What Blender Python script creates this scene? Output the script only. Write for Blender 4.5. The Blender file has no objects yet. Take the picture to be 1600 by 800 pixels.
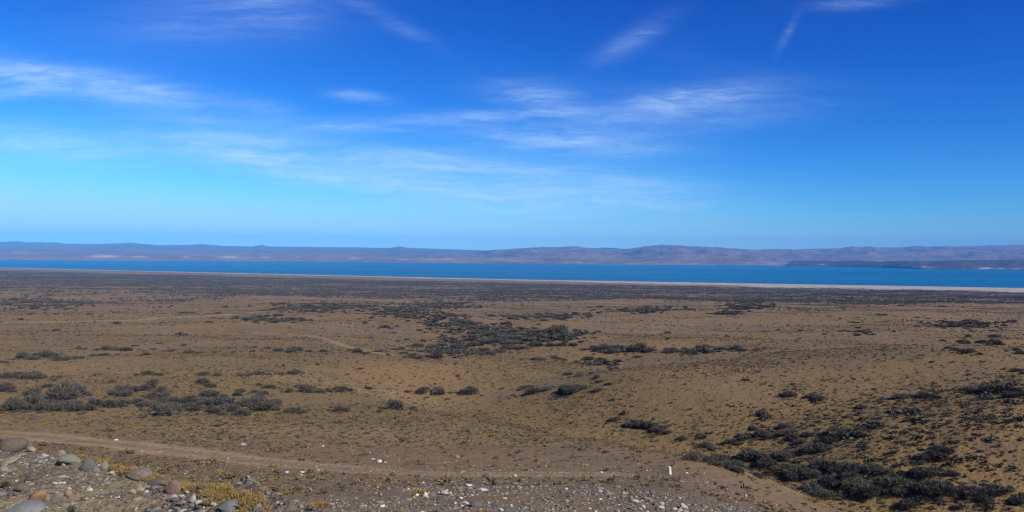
import bpy, math, random
import numpy as np
from mathutils import Matrix, Vector

random.seed(7)
rng = np.random.default_rng(7)
SC = bpy.context.scene
COL = SC.collection

# ------------------------------------------------------------------ camera
EYE = 62.0                       # metres above the lake
FPX = 1256.0                     # focal length in photograph pixels (1600 wide)
ROLL = math.radians(0.5)
cam_d = bpy.data.cameras.new('camera')
cam_d.sensor_width = 36.0
cam_d.lens = 36.0 * FPX / 1600.0
cam_d.clip_start = 0.1
cam_d.clip_end = 90000.0
cam = bpy.data.objects.new('camera', cam_d)
COL.objects.link(cam)
cr, sr = math.cos(ROLL), math.sin(ROLL)
cam.matrix_world = Matrix(((cr, -sr, 0, 0), (0, 0, -1, 0), (sr, cr, 0, EYE), (0, 0, 0, 1)))
SC.camera = cam

# ------------------------------------------------------------------ exposure
vs = SC.view_settings
vs.view_transform = 'Standard'
vs.look = 'None'
vs.gamma = 1.0
vs.exposure = 0.30
vs.use_curve_mapping = False
SC.render.engine = 'CYCLES'
SC.cycles.use_denoising = True
SC.cycles.pixel_filter_type = 'BLACKMAN_HARRIS'
SC.cycles.filter_width = 1.2
SC.cycles.max_bounces = 6
SC.cycles.volume_bounces = 1
SC.cycles.transparent_max_bounces = 16

# ------------------------------------------------------------------ sun
SUN_EL = math.radians(36)
SUN_AZ = math.atan2(0.75, -0.66)         # clockwise from +Y: over the right shoulder
sun_d = bpy.data.lights.new('sun', 'SUN')
sun_d.energy = 4.8
sun_d.angle = math.radians(0.5)
sun_d.color = (1.0, 0.95, 0.87)
sun = bpy.data.objects.new('sun', sun_d)
COL.objects.link(sun)
to_sun = Vector((math.sin(SUN_AZ) * math.cos(SUN_EL), math.cos(SUN_AZ) * math.cos(SUN_EL), math.sin(SUN_EL)))
sun.rotation_euler = to_sun.to_track_quat('Z', 'Y').to_euler()
sun.location = (0, -20, 120)


# ------------------------------------------------------------------ node helpers
class NT:
    def __init__(self, tree):
        self.t = tree
        self.n = tree.nodes
        self.l = tree.links

    def new(self, typ, **kw):
        n = self.n.new(typ)
        for k, v in kw.items():
            setattr(n, k, v)
        return n

    def put(self, sock, v):
        if isinstance(v, bpy.types.NodeSocket):
            self.l.new(v, sock)
        else:
            sock.default_value = v

    def math(self, op, a, b=None, c=None, clamp=False):
        n = self.new('ShaderNodeMath', operation=op, use_clamp=clamp)
        self.put(n.inputs[0], a)
        if b is not None:
            self.put(n.inputs[1], b)
        if c is not None:
            self.put(n.inputs[2], c)
        return n.outputs[0]

    def vmath(self, op, a, b=None):
        n = self.new('ShaderNodeVectorMath', operation=op)
        self.put(n.inputs[0], a)
        if b is not None:
            self.put(n.inputs[1], b)
        return n.outputs['Value'] if op in ('LENGTH', 'DOT_PRODUCT') else n.outputs[0]

    def mix(self, f, a, b, blend='MIX'):
        n = self.new('ShaderNodeMix', data_type='RGBA', blend_type=blend)
        self.put(n.inputs[0], f)
        self.put(n.inputs[6], a if isinstance(a, bpy.types.NodeSocket) else (*a, 1))
        self.put(n.inputs[7], b if isinstance(b, bpy.types.NodeSocket) else (*b, 1))
        return n.outputs[2]

    def noise(self, vec, scale, detail=3, rough=0.55, dist=0.0):
        n = self.new('ShaderNodeTexNoise')
        self.put(n.inputs['Vector'], vec)
        n.inputs['Scale'].default_value = scale
        n.inputs['Detail'].default_value = detail
        n.inputs['Roughness'].default_value = rough
        n.inputs['Distortion'].default_value = dist
        return n.outputs[0]

    def ramp(self, v, lo, hi, a=0.0, b=1.0):
        n = self.new('ShaderNodeMapRange', interpolation_type='SMOOTHSTEP')
        self.put(n.inputs[0], v)
        n.inputs[1].default_value = lo
        n.inputs[2].default_value = hi
        n.inputs[3].default_value = a
        n.inputs[4].default_value = b
        return n.outputs[0]

    def mapping(self, vec, loc=(0, 0, 0), rot=(0, 0, 0), scale=(1, 1, 1), typ='POINT'):
        n = self.new('ShaderNodeMapping', vector_type=typ)
        self.put(n.inputs[0], vec)
        n.inputs[1].default_value = loc
        n.inputs[2].default_value = rot
        n.inputs[3].default_value = scale
        return n.outputs[0]

    def attr(self, name):
        n = self.new('ShaderNodeAttribute', attribute_name=name)
        return n.outputs['Fac']


# ------------------------------------------------------------------ sky with high cirrus
world = bpy.data.worlds.new('World')
SC.world = world
world.use_nodes = True
w = NT(world.node_tree)
w.n.clear()
sky = w.new('ShaderNodeTexSky', sky_type='NISHITA')
sky.sun_disc = False
sky.sun_elevation = SUN_EL
sky.sun_rotation = SUN_AZ
sky.altitude = 400
sky.air_density = 1.0
sky.dust_density = 0.0
sky.ozone_density = 5.0
# deep, saturated blue of very dry, clear air: one response curve for the whole sky
sepc = w.new('ShaderNodeSeparateColor')
w.put(sepc.inputs[0], sky.outputs[0])
cmb = w.new('ShaderNodeCombineColor')
for _i, (_g, _k, _c) in enumerate(((2.8, 1.6, 0.62), (2.05, 1.32, 0.74), (1.38, 1.30, 0.82))):
    _v = w.math('SMOOTH_MIN', w.math('MULTIPLY', sepc.outputs[_i], 0.1), _c, 0.15)
    w.put(cmb.inputs[_i], w.math('MULTIPLY', w.math('POWER', _v, _g), 10.0 * _k))
sky_col = cmb.outputs[0]
tc = w.new('ShaderNodeTexCoord')
sep = w.new('ShaderNodeSeparateXYZ')
w.put(sep.inputs[0], tc.outputs['Generated'])
dx, dy, dz = sep.outputs
ys = w.math('MAXIMUM', dy, 0.05)
comb = w.new('ShaderNodeCombineXYZ')
w.put(comb.inputs[0], w.math('DIVIDE', dx, ys))
w.put(comb.inputs[1], w.math('DIVIDE', dz, ys))
st = comb.outputs[0]
# overhead sheet coordinates: the cirrus deck seen in perspective
zs = w.math('MAXIMUM', dz, 0.03)
comb2 = w.new('ShaderNodeCombineXYZ')
w.put(comb2.inputs[0], w.math('DIVIDE', dx, zs))
w.put(comb2.inputs[1], w.math('DIVIDE', dy, zs))
deck = comb2.outputs[0]


def wisp_px(cx, cy, a, b, ang, s):
    hy = 400 + (cx - 800) * math.tan(ROLL)
    return ((cx - 800) / FPX, (hy - cy) / FPX, a / FPX, b / FPX, math.radians(-ang), s)


WISPS = [wisp_px(*q) for q in [
    (175, 138, 120, 20, 9, 1.5), (20, 112, 90, 20, 14, 0.9), (20, 146, 50, 11, -6, 0.7),
    (360, 222, 140, 26, 6, 1.1), (60, 225, 150, 24, 6, 0.8), (470, 268, 130, 20, 8, 0.95),
    (620, 255, 90, 24, 4, 1.1), (830, 212, 130, 20, 4, 1.1), (830, 300, 230, 34, 2, 1.6), (900, 322, 120, 10, -1, 0.8), (700, 268, 150, 18, 3, 0.6),
    (835, 152, 70, 22, 10, 1.0), (1075, 155, 110, 17, -8, 1.1), (985, 62, 60, 16, -30, 0.5),
    (350, 25, 150, 45, -6, 0.32), (420, 12, 70, 30, 20, 0.25), (610, 35, 70, 12, 26, 0.26), (1345, 3, 65, 10, -6, 0.5),
    (1228, 52, 30, 6, -62, 0.28), (558, 150, 45, 9, 6, 0.6), (1040, 190, 220, 24, -6, 0.4),
    (400, 170, 80, 16, 12, 0.45), (690, 185, 190, 10, -3, 0.5), (1010, 238, 110, 12, -2, 0.4),
    (560, 200, 70, 7, 2, 0.6)]]
acc = None
for (cx, cy, a, b, ang, s) in WISPS:
    m = w.mapping(st, (cx, cy, 0), (0, 0, ang), (a, b, 1), 'TEXTURE')
    ln = w.vmath('LENGTH', m)
    e = w.math('EXPONENT', w.math('MULTIPLY', w.math('MULTIPLY', ln, ln), -1.0))
    e = w.math('MULTIPLY', e, s)
    acc = e if acc is None else w.math('ADD', acc, e)
veil = None
for (cx, cy, a, b, ang, s) in [wisp_px(*q) for q in [(830, 295, 230, 44, 2, 0.17), (400, 235, 230, 40, 6, 0.15), (60, 222, 150, 34, 4, 0.12), (330, 30, 190, 50, -4, 0.07), (1060, 175, 150, 40, -6, 0.08), (150, 135, 170, 34, 8, 0.08)]]:
    m = w.mapping(st, (cx, cy, 0), (0, 0, ang), (a, b, 1), 'TEXTURE')
    ln = w.vmath('LENGTH', m)
    e = w.math('MULTIPLY', w.math('EXPONENT', w.math('MULTIPLY', w.math('MULTIPLY', ln, ln), -1.0)), s)
    veil = e if veil is None else w.math('ADD', veil, e)
front = w.ramp(dy, 0.1, 0.25)
veil = w.math('MULTIPLY', veil, front)
acc = w.math('MULTIPLY', acc, front)
warp = w.noise(st, 3.0, 3)
wv = w.new('ShaderNodeVectorMath', operation='MULTIPLY_ADD')
nw = w.new('ShaderNodeTexNoise')
w.put(nw.inputs['Vector'], st)
nw.inputs['Scale'].default_value = 4.0
nw.inputs['Detail'].default_value = 7
nw.inputs['Roughness'].default_value = 0.6
w.put(wv.inputs[0], nw.outputs['Color'])
wv.inputs[1].default_value = (0.16, 0.05, 0)
w.put(wv.inputs[2], st)
fib = w.noise(w.mapping(wv.outputs[0], (0, 0, 0), (0, 0, math.radians(5)), (5.0, 46, 1)), 1.0, 11, 0.72)
fib2 = w.noise(w.mapping(wv.outputs[0], (3, 1, 0), (0, 0, math.radians(-9)), (16, 130, 1)), 1.0, 9, 0.72)
fibre = w.math('MULTIPLY', w.ramp(fib, 0.30, 0.72, 0.16, 1.0), w.ramp(fib2, 0.3, 0.7, 0.4, 1.0))
local = w.math('MULTIPLY', w.math('MINIMUM', acc, 1.0), fibre)
# the same thin deck elsewhere in the sky
big = w.noise(w.mapping(deck, (0, 0, 0), (0, 0, 0.3), (0.22, 0.45, 1)), 1.0, 6, 0.6, 0.6)
thin = w.math('MULTIPLY', w.ramp(big, 0.52, 0.8), w.ramp(dz, 0.03, 0.16))
cloud = w.math('ADD', w.math('ADD', local, w.math('MULTIPLY', veil, w.ramp(fib, 0.25, 0.7, 0.6, 1.3))), w.math('MULTIPLY', thin, 0.12), clamp=True)
cl_col = w.mix(w.math('MULTIPLY', cloud, 0.72), sky_col, (5.2, 7.0, 9.2))
bg = w.new('ShaderNodeBackground')
w.put(bg.inputs[0], cl_col)
bg.inputs[1].default_value = 0.10
wo = w.new('ShaderNodeOutputWorld')
w.l.new(bg.outputs[0], wo.inputs[0])


# ------------------------------------------------------------------ numpy noise and terrain
def _hash(ix, iy, seed):
    n = (ix.astype(np.int64) * 374761393 + iy.astype(np.int64) * 668265263 + seed * 1442695041) & 0xFFFFFFFF
    n = ((n ^ (n >> 13)) * 1274126177) & 0xFFFFFFFF
    return ((n ^ (n >> 16)) & 0xFFFFFF) / float(0xFFFFFF)


def vnoise(x, y, seed=0):
    x = np.asarray(x, float)
    y = np.asarray(y, float)
    ix = np.floor(x)
    iy = np.floor(y)
    fx = x - ix
    fy = y - iy
    ux = fx * fx * fx * (fx * (fx * 6 - 15) + 10)
    uy = fy * fy * fy * (fy * (fy * 6 - 15) + 10)
    a = _hash(ix, iy, seed)
    b = _hash(ix + 1, iy, seed)
    c = _hash(ix, iy + 1, seed)
    d = _hash(ix + 1, iy + 1, seed)
    return (a + (b - a) * ux) * (1 - uy) + (c + (d - c) * ux) * uy


def fbm(x, y, octv=4, seed=0):
    s = 0.0
    amp = 0.5
    tot = 0.0
    for o in range(octv):
        s = s + amp * vnoise(x * 2 ** o + 17.3 * o, y * 2 ** o - 9.1 * o, seed + o)
        tot += amp
        amp *= 0.5
    return s / tot


def sstep(a, b, x):
    t = np.clip((x - a) / (b - a), 0, 1)
    return t * t * (3 - 2 * t)


def seg_dist(x, y, pts):
    best = np.full(np.shape(x), 1e9)
    for (x0, y0), (x1, y1) in zip(pts[:-1], pts[1:]):
        ex, ey = x1 - x0, y1 - y0
        L = ex * ex + ey * ey + 1e-9
        t = np.clip(((x - x0) * ex + (y - y0) * ey) / L, 0, 1)
        best = np.minimum(best, np.hypot(x - x0 - t * ex, y - y0 - t * ey))
    return best


TAB_Y = np.array([-400, -60, 0, 3, 6, 10, 15, 19, 22, 26, 32, 38, 45, 60, 80, 110, 150, 220, 350, 600, 1000, 1500, 2105, 2300, 6000.])
TAB_H = np.array([1.7, 1.7, 1.7, 2.0, 3.2, 4.8, 5.6, 6.1, 6.56, 7.33, 8.58, 9.6, 10.6, 11.8, 12.6, 13.75, 15.4, 18.5, 24, 34, 46, 56, 62, 63.6, 70.])
_ly = np.linspace(-400, 6000, 25601)
_lh = np.interp(_ly, TAB_Y, TAB_H)
# soften the knees of the profile, more so farther out
for _k in range(2):
    _sm = np.convolve(np.pad(_lh, 40, mode='edge'), np.ones(81) / 81, 'valid')
    _s2 = np.convolve(np.pad(_lh, 8, mode='edge'), np.ones(17) / 17, 'valid')
    _wt = np.clip((_ly - 30) / 120, 0, 1)
    _lh = np.where(_ly > 24, _sm * _wt + _s2 * (1 - _wt), np.where(_ly > 8, _s2, _lh))

EDGE = [(-60, 30), (-24, 19), (-12, 13), (-7.5, 10.2), (-5.5, 8.9), (-4.4, 8.15), (-3.5, 7.5), (-2.6, 7.0), (-2.1, 6.55), (-1.2, 5.4), (0, 4.2), (6, 3.4), (15, 3), (60, 2)]
EX = np.array([p[0] for p in EDGE])
EYY = np.array([p[1] for p in EDGE])
# gully that runs down to the right, out of the frame
GULLY = [(-6, 84), (6, 70), (13, 60), (19, 52), (24, 46), (32, 41), (44, 38), (70, 36)]
WASH = [(-95, 260), (-42, 240), (-30, 190), (-8, 150), (10, 128), (12, 108), (4, 92), (-6, 84)]


def shore_y(x, y):
    a = x / np.maximum(y, 1.0)
    v = np.interp(a, [-1.6, -0.637, 0, 0.637, 1.6], [18, 25.2, 36.6, 43, 49])
    return EYE * FPX / v


def yeff(x, y):
    ysh = shore_y(x, y)
    return np.where(y > 600, 600 + (y - 600) * 1505.0 / np.maximum(ysh - 600, 50), y)


def ground_z(x, y):
    x = np.asarray(x, float)
    y = np.asarray(y, float)
    ye = yeff(x, y)
    h = np.interp(ye, _ly, _lh)
    # rolling ground
    f1 = sstep(30, 110, y) * (1 - sstep(1200, 2000, ye))
    h = h + f1 * (fbm(x / 55 + 3.1, y / 38 + 1.7, 3, 11) - 0.5) * 3.0
    h = h + f1 * sstep(150, 500, y) * (fbm(x / 260, y / 170, 3, 23) - 0.5) * 9.5
    h = h + sstep(15, 40, y) * (1 - sstep(300, 700, y)) * (fbm(x / 9, y / 9, 3, 31) - 0.5) * 0.35
    # the ground falls away to the right of the gravel spur
    d = x - np.interp(y, [10, 20, 26, 40, 60], [4.5, 4.6, 4.4, 8, 20])
    h = h + 1.9 * sstep(0.0, 9.0, d) * (1 - sstep(36, 58, y)) * sstep(8, 16, y)
    # gully and dry wash
    g = seg_dist(x, y, GULLY)
    h = h + 3.5 * np.exp(-(g / 8.5) ** 2) * sstep(26, 40, y) * (1 - 0.6 * sstep(60, 84, y)) + 0.7 * np.exp(-(g / 2.2) ** 2) * (1 - sstep(50, 64, y))
    g2 = seg_dist(x, y, WASH)
    h = h + 1.9 * np.exp(-(g2 / 15.0) ** 2)
    # right flank beyond the gully stands a little higher
    q = 1.6 * sstep(18, 50, x) * sstep(40, 58, y) * (1 - sstep(80, 130, y))
    h = h - 1.9 * q
    h = h - 1.5 * np.exp(-((x - 15) / 13) ** 2 - ((y - 84) / 15) ** 2)
    z = EYE - h
    # roadside shelf and gravel mound at the left
    ed = y - np.interp(x, EX, EYY)
    hp = 1.72 + 0.36 * sstep(2.0, 6.5, y) * sstep(-1.0, -3.0, x)
    bump = (fbm(x / 0.8, y / 0.8, 4, 5) - 0.5) * 0.36 * sstep(2.0, 5.0, y)
    zp = EYE - hp + bump - np.where(ed > 0, 0.62 * ed + 0.05 * np.sqrt(np.abs(ed)), 0)
    k = 0.25
    e = np.clip(0.5 + 0.5 * (zp - z) / k, 0, 1)
    z = z * (1 - e) + zp * e + k * e * (1 - e)
    return z


def px_ray(px, py):
    u = (px - 800) / FPX
    v = (400 - py) / FPX
    return np.array([u * cr - v * sr, 1.0, u * sr + v * cr])


_march = np.geomspace(3.5, 4000, 2600)


def px_ground(px, py, ymin=3.5):
    d = px_ray(px, py)
    yy = _march[_march >= ymin]
    gz = ground_z(d[0] * yy, yy)
    rz = EYE + d[2] * yy
    below = np.nonzero(rz <= gz)[0]
    if len(below) == 0:
        return None
    i = below[0]
    if i > 0:
        a = rz[i - 1] - gz[i - 1]
        b = rz[i] - gz[i]
        t = a / (a - b + 1e-12)
        y = yy[i - 1] + (yy[i] - yy[i - 1]) * t
    else:
        y = yy[0]
    x = d[0] * y
    return float(x), float(y), float(ground_z(x, y))


# ------------------------------------------------------------------ object helpers
def link(o, parent=None):
    COL.objects.link(o)
    if parent is not None:
        o.parent = parent
    return o


def tag(o, label=None, cat=None, group=None, kind=None):
    if label:
        o['label'] = label
    if cat:
        o['category'] = cat
    if group:
        o['group'] = group
    if kind:
        o['kind'] = kind
    return o


def mesh_np(name, verts, faces, smooth=False, mats=()):
    me = bpy.data.meshes.new(name)
    verts = np.asarray(verts, np.float32)
    faces = np.asarray(faces, np.int32)
    me.vertices.add(len(verts))
    me.vertices.foreach_set('co', verts.ravel())
    k = faces.shape[1]
    me.loops.add(faces.size)
    me.loops.foreach_set('vertex_index', faces.ravel())
    me.polygons.add(len(faces))
    me.polygons.foreach_set('loop_start', np.arange(0, faces.size, k, dtype=np.int32))
    me.polygons.foreach_set('loop_total', np.full(len(faces), k, np.int32))
    if smooth:
        me.polygons.foreach_set('use_smooth', np.ones(len(faces), bool))
    for m in mats:
        me.materials.append(m)
    me.update(calc_edges=True)
    return me


def add_attr(me, name, vals):
    a = me.attributes.new(name, 'FLOAT', 'POINT')
    a.data.foreach_set('value', np.asarray(vals, np.float32))


def material(name):
    m = bpy.data.materials.new(name)
    m.use_nodes = True
    t = NT(m.node_tree)
    b = m.node_tree.nodes['Principled BSDF']
    b.inputs['Specular IOR Level'].default_value = 0.2
    b.inputs['Roughness'].default_value = 0.9
    return m, t, b


# ------------------------------------------------------------------ data read off the photograph (pixels -> places on the ground)
SHRUBS = [
    # cluster key, [(x, base y, width)]
    ('shelf', [(8, 590, 22), (26, 590, 24), (45, 591, 26), (58, 592, 28), (68, 590, 14)]),
    ('track_thicket', [(8, 611, 28), (18, 612, 18), (75, 605, 20), (88, 608, 12), (20, 640, 38), (6, 641, 30), (36, 641, 30), (55, 632, 34),
        (64, 641, 30), (50, 618, 26), (112, 618, 40), (98, 625, 40), (127, 618, 18), (100, 641, 34), (119, 641, 30), (85, 636, 24),
        (136, 641, 26), (150, 634, 22), (166, 634, 20), (181, 636, 30), (145, 626, 12)]),
    ('lone_small', [(176, 598, 14)]),
    ('middle_thicket', [(190, 618, 26), (188, 608, 16), (205, 612, 22), (222, 610, 22), (236, 606, 26), (250, 613, 22), (245, 622, 26),
        (263, 628, 24), (252, 640, 30), (271, 640, 28), (256, 649, 36), (212, 630, 22), (225, 634, 20), (240, 634, 20)]),
    ('right_thicket', [(292, 630, 24), (281, 626, 14), (300, 641, 26), (318, 632, 28), (308, 642, 18), (345, 634, 34), (335, 645, 24),
        (355, 640, 26), (380, 649, 28), (369, 643, 24), (366, 634, 20), (346, 648, 14), (396, 636, 30), (411, 641, 30), (426, 634, 24),
        (405, 625, 24), (433, 641, 14), (458, 645, 24), (470, 646, 14), (326, 620, 26), (350, 622, 20), (372, 618, 22), (376, 612, 14),
        (398, 614, 16), (411, 616, 14)]),
    ('upper_row', [(213, 586, 12), (230, 585, 16), (247, 586, 16), (264, 583, 8), (312, 600, 12), (318, 586, 20), (339, 587, 12), (376, 587, 12), (384, 588, 14),
        (404, 585, 14), (420, 585, 10), (441, 585, 10), (461, 585, 18)]),
    ('pair_row', [(320, 599, 18), (332, 605, 16), (405, 602, 14), (418, 606, 18), (428, 608, 10), (450, 613, 14), (466, 605, 14), (476, 612, 16)]),
    ('far_bank', [(22, 562, 10), (35, 560, 22), (50, 562, 20), (56, 556, 16), (70, 559, 22), (84, 557, 16), (95, 563, 18), (123, 545, 14), (132, 546, 12), (150, 547, 12),
        (168, 546, 18), (180, 547, 14), (197, 548, 18), (209, 541, 8), (122, 560, 14), (145, 557, 12), (162, 556, 14), (182, 555, 10), (228, 555, 16),
        (238, 546, 10), (247, 537, 8), (255, 549, 9), (268, 549, 12), (285, 540, 9), (295, 552, 14), (310, 552, 12), (335, 552, 9), (360, 545, 9), (363, 551, 8), (393, 550, 9), (397, 543, 10),
        (5, 567, 14)]),
    ('centre_row', [(480, 613, 26), (496, 613, 18), (531, 612, 26), (515, 612, 16), (546, 611, 14), (576, 608, 14), (637, 613, 12), (660, 614, 22),
        (686, 616, 24), (722, 612, 12), (736, 614, 26), (783, 608, 9)]),
    ('lone_round', [(615, 640, 30)]),
    ('lone_beside', [(643, 641, 14)]),
    ('lone_spiky', [(535, 643, 24)]),
    ('terrace', [(418, 545, 12), (433, 549, 20), (462, 548, 18), (455, 551, 16), (483, 550, 10), (505, 550, 14), (530, 548, 6), (545, 548, 10),
        (558, 551, 16), (570, 553, 12), (595, 550, 14), (605, 555, 10)]),
    ('lone_terrace', [(564, 577, 9)]),
    ('wash_near', [(620, 547, 12), (633, 553, 16), (640, 542, 10), (652, 542, 14), (655, 561, 20), (637, 559, 12), (682, 560, 24), (675, 545, 16),
        (690, 540, 16), (672, 551, 16), (705, 553, 18), (720, 546, 16), (735, 553, 20), (740, 541, 22), (755, 549, 18), (766, 555, 16),
        (781, 551, 18), (791, 545, 20), (715, 536, 18), (760, 536, 20), (785, 532, 18), (740, 530, 16), (700, 530, 14), (770, 524, 18), (745, 521, 16), (800, 538, 18), (815, 545, 18),
        (838, 541, 18), (858, 541, 16)]),
    ('wash_mid', [(840, 521, 16), (872, 521, 30), (860, 518, 16), (898, 516, 8), (916, 519, 9), (850, 533, 14), (875, 540, 16), (895, 540, 14),
        (945, 547, 24), (955, 552, 18), (960, 543, 14), (995, 549, 30), (1012, 550, 18), (1045, 550, 18), (1075, 552, 16), (1086, 554, 14), (1100, 545, 20),
        (1112, 543, 10), (1130, 545, 12), (1151, 547, 20), (1158, 549, 14), (1180, 548, 12), (1194, 545, 10), (1044, 530, 12), (1043, 521, 10)]),
    ('wash_spill', [(843, 563, 18), (870, 561, 14), (880, 563, 12), (920, 563, 16), (940, 562, 14), (955, 569, 15), (960, 578, 13), (890, 586, 18),
        (905, 588, 14), (931, 591, 14), (936, 597, 12), (925, 584, 10), (950, 601, 12)]),
    ('wash_foot', [(812, 610, 8), (825, 606, 16), (830, 615, 22), (856, 609, 20), (880, 613, 22), (895, 614, 26), (905, 608, 18), (935, 611, 14)]),
    ('lone_right_plain', [(1165, 595, 13)]),
    ('ridge_pair', [(1235, 619, 22), (1270, 622, 20), (1282, 626, 18)]),
    ('ridge_row', [(1408, 622, 24), (1440, 621, 22), (1463, 622, 18)]),
    ('slope_few', [(1348, 637, 14), (1375, 655, 10), (1425, 645, 22), (1580, 659, 16)]),
    ('edge_hedge', [(1510, 611, 22), (1526, 613, 16), (1545, 608, 24), (1560, 615, 28), (1575, 621, 26), (1590, 613, 24), (1599, 619, 20)]),
    ('far_right', [(1590, 580, 16), (1598, 584, 14), (1596, 553, 18), (1590, 548, 14), (1480, 545, 14), (1495, 548, 16), (1510, 552, 18), (1530, 554, 12),
        (1475, 533, 8), (1498, 534, 12), (1510, 537, 14), (1535, 536, 14), (1555, 538, 18), (1566, 539, 12), (1515, 526, 12), (1553, 527, 14)]),
    ('spur_line', [(960, 658, 16), (981, 665, 20), (993, 658, 12), (1000, 665, 20), (1016, 669, 22), (1031, 673, 24), (1041, 676, 20)]),
    ('gully_head', [(1068, 687, 14), (1098, 684, 18), (1111, 677, 11), (1145, 692, 20), (1156, 694, 14), (1103, 698, 20), (1114, 701, 14), (1165, 684, 20),
        (1176, 670, 14), (1190, 648, 16), (1190, 681, 22), (1206, 683, 20), (1225, 668, 16)]),
    ('gully_upper', [(1235, 679, 24), (1241, 687, 26), (1251, 692, 22), (1259, 681, 20), (1271, 705, 30), (1286, 703, 24), (1301, 689, 24),
        (1315, 683, 34), (1326, 677, 24), (1290, 693, 16)]),
    ('gully_island', [(1084, 720, 24), (1105, 722, 24), (1126, 718, 26), (1118, 728, 18), (1140, 733, 24), (1150, 739, 22), (1149, 729, 22),
        (1186, 746, 20), (1177, 741, 12)]),
    ('gully_main', [(1178, 716, 36), (1196, 723, 30), (1201, 731, 26), (1215, 713, 24), (1229, 717, 28), (1230, 739, 34), (1250, 739, 34), (1266, 746, 30),
        (1241, 749, 24), (1290, 736, 36), (1306, 736, 28), (1295, 756, 30), (1311, 759, 26), (1330, 746, 30), (1340, 736, 34), (1361, 736, 30), (1381, 739, 26), (1335, 761, 34),
        (1350, 771, 36), (1371, 773, 32), (1395, 761, 34), (1411, 771, 30), (1440, 771, 36), (1461, 771, 40), (1481, 769, 34), (1511, 773, 34),
        (1531, 771, 30), (1560, 769, 28), (1572, 767, 20)]),
    ('gully_pale', [(1265, 769, 42)]),
    ('gully_pale_small', [(1286, 777, 26)]),
    ('gully_right', [(1440, 743, 34), (1457, 741, 30), (1487, 741, 18), (1440, 718, 22), (1464, 716, 26), (1476, 706, 22)]),
    ('gully_foot', [(1420, 793, 26), (1436, 783, 22), (1541, 783, 24), (1500, 794, 16), (1590, 787, 30)]),
]
PHR = {
    'shelf': 'in the low hedge-like row at the left edge',
    'track_thicket': 'in the left edge thicket above the track',
    'lone_small': '',
    'middle_thicket': 'in the mounded thicket right of the left edge thicket',
    'right_thicket': 'in the loose thicket above mid track',
    'upper_row': 'in the sparse upper row behind the loose thicket',
    'pair_row': 'of the loose string just behind the loose thicket',
    'far_bank': 'on the pale bank across the left of the plain',
    'centre_row': 'in the thin row crossing the middle of the plain',
    'terrace': 'in the short line at the end of the pale footpath',
    'wash_near': 'in the dry wash in the middle of the plain',
    'wash_mid': 'in the line running right from the dry wash',
    'wash_spill': 'scattered below the dry wash',
    'wash_foot': 'in the small clump at the foot of the dry wash',
    'ridge_pair': 'of the three on the crest above the gully head',
    'ridge_row': 'of the short row on the brow right of the gully',
    'slope_few': 'standing alone on the tufted slope right of the gully',
    'edge_hedge': 'in the dark line at the right edge of the plain',
    'far_right': 'among the scattered shrubs far out at the right edge',
    'spur_line': 'in the line running down the spur to the gully',
    'gully_head': 'scattered at the head of the gully',
    'gully_upper': 'in the upper arm of the gully',
    'gully_island': 'in the clump behind the white marker post',
    'gully_main': 'in the dense dark thicket on the gully floor',
    'gully_right': 'in the bare patch right of the gully thicket',
    'gully_foot': 'at the lower right corner below the gully thicket',
}
LONE = {
    'lone_small': 'small round dark shrub standing alone above the mounded thicket',
    'lone_round': 'largest lone round shrub in the middle of the plain below the thin row',
    'lone_beside': 'small low shrub just right of the lone round shrub',
    'lone_spiky': 'twiggy dark shrub alone between the loose thicket and the lone round shrub',
    'lone_terrace': 'tiny lone shrub on the bare flat below the pale footpath',
    'lone_right_plain': 'small lone dark shrub on the bare rise in front of the dry wash line',
    'gully_pale': 'large pale silvery shrub on the near bank of the gully',
    'gully_pale_small': 'smaller pale silvery shrub just right of the large silvery one',
}
shrub_pts = []
for key, lst in SHRUBS:
    for (px, py, pw) in lst:
        g = px_ground(px, py)
        if g:
            shrub_pts.append((key, px, py, pw, *g))

TRACK_PX = [(-60, 668), (0, 677), (70, 683), (160, 692), (250, 702), (340, 712), (430, 723), (520, 731), (620, 738), (720, 741), (820, 741), (930, 741)]
TRACK = [px_ground(*p)[:2] for p in TRACK_PX]
PATH1 = [px_ground(*p)[:2] for p in [(-60, 506), (0, 505), (100, 503), (230, 499.5), (300, 495), (360, 491), (425, 486)]]
PATH2 = [px_ground(*p)[:2] for p in [(400, 520), (440, 522), (490, 526), (530, 538), (580, 550), (610, 555)]]


# ------------------------------------------------------------------ ground
def grow(a0, a1, n):
    return np.linspace(a0, a1, n, endpoint=False)


az = np.concatenate([grow(-180, -80, 26), grow(-80, -40, 50), grow(-40, 40, 440), grow(40, 80, 50), np.linspace(80, 180, 27)])
az = np.radians(az)
rad = np.concatenate([[0.4, 0.9, 1.5, 2.0, 2.5], np.geomspace(3.0, 4300, 880)])
A, R = np.meshgrid(az, rad)
GX = R * np.sin(A)
GY = R * np.cos(A)
GZ = ground_z(GX, GY)
nA, nR = len(az), len(rad)
idx = np.arange(nA * nR).reshape(nR, nA)
quads = np.stack([idx[:-1, :-1], idx[:-1, 1:], idx[1:, 1:], idx[1:, :-1]], -1).reshape(-1, 4)[:, ::-1]
X, Y, Z = GX.ravel(), GY.ravel(), GZ.ravel()
YE = yeff(X, Y)
front_m = Y > 0


def wob(s, amp, seed):
    return (fbm(X / s, Y / s, 3, seed) - 0.5) * 2 * amp


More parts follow.
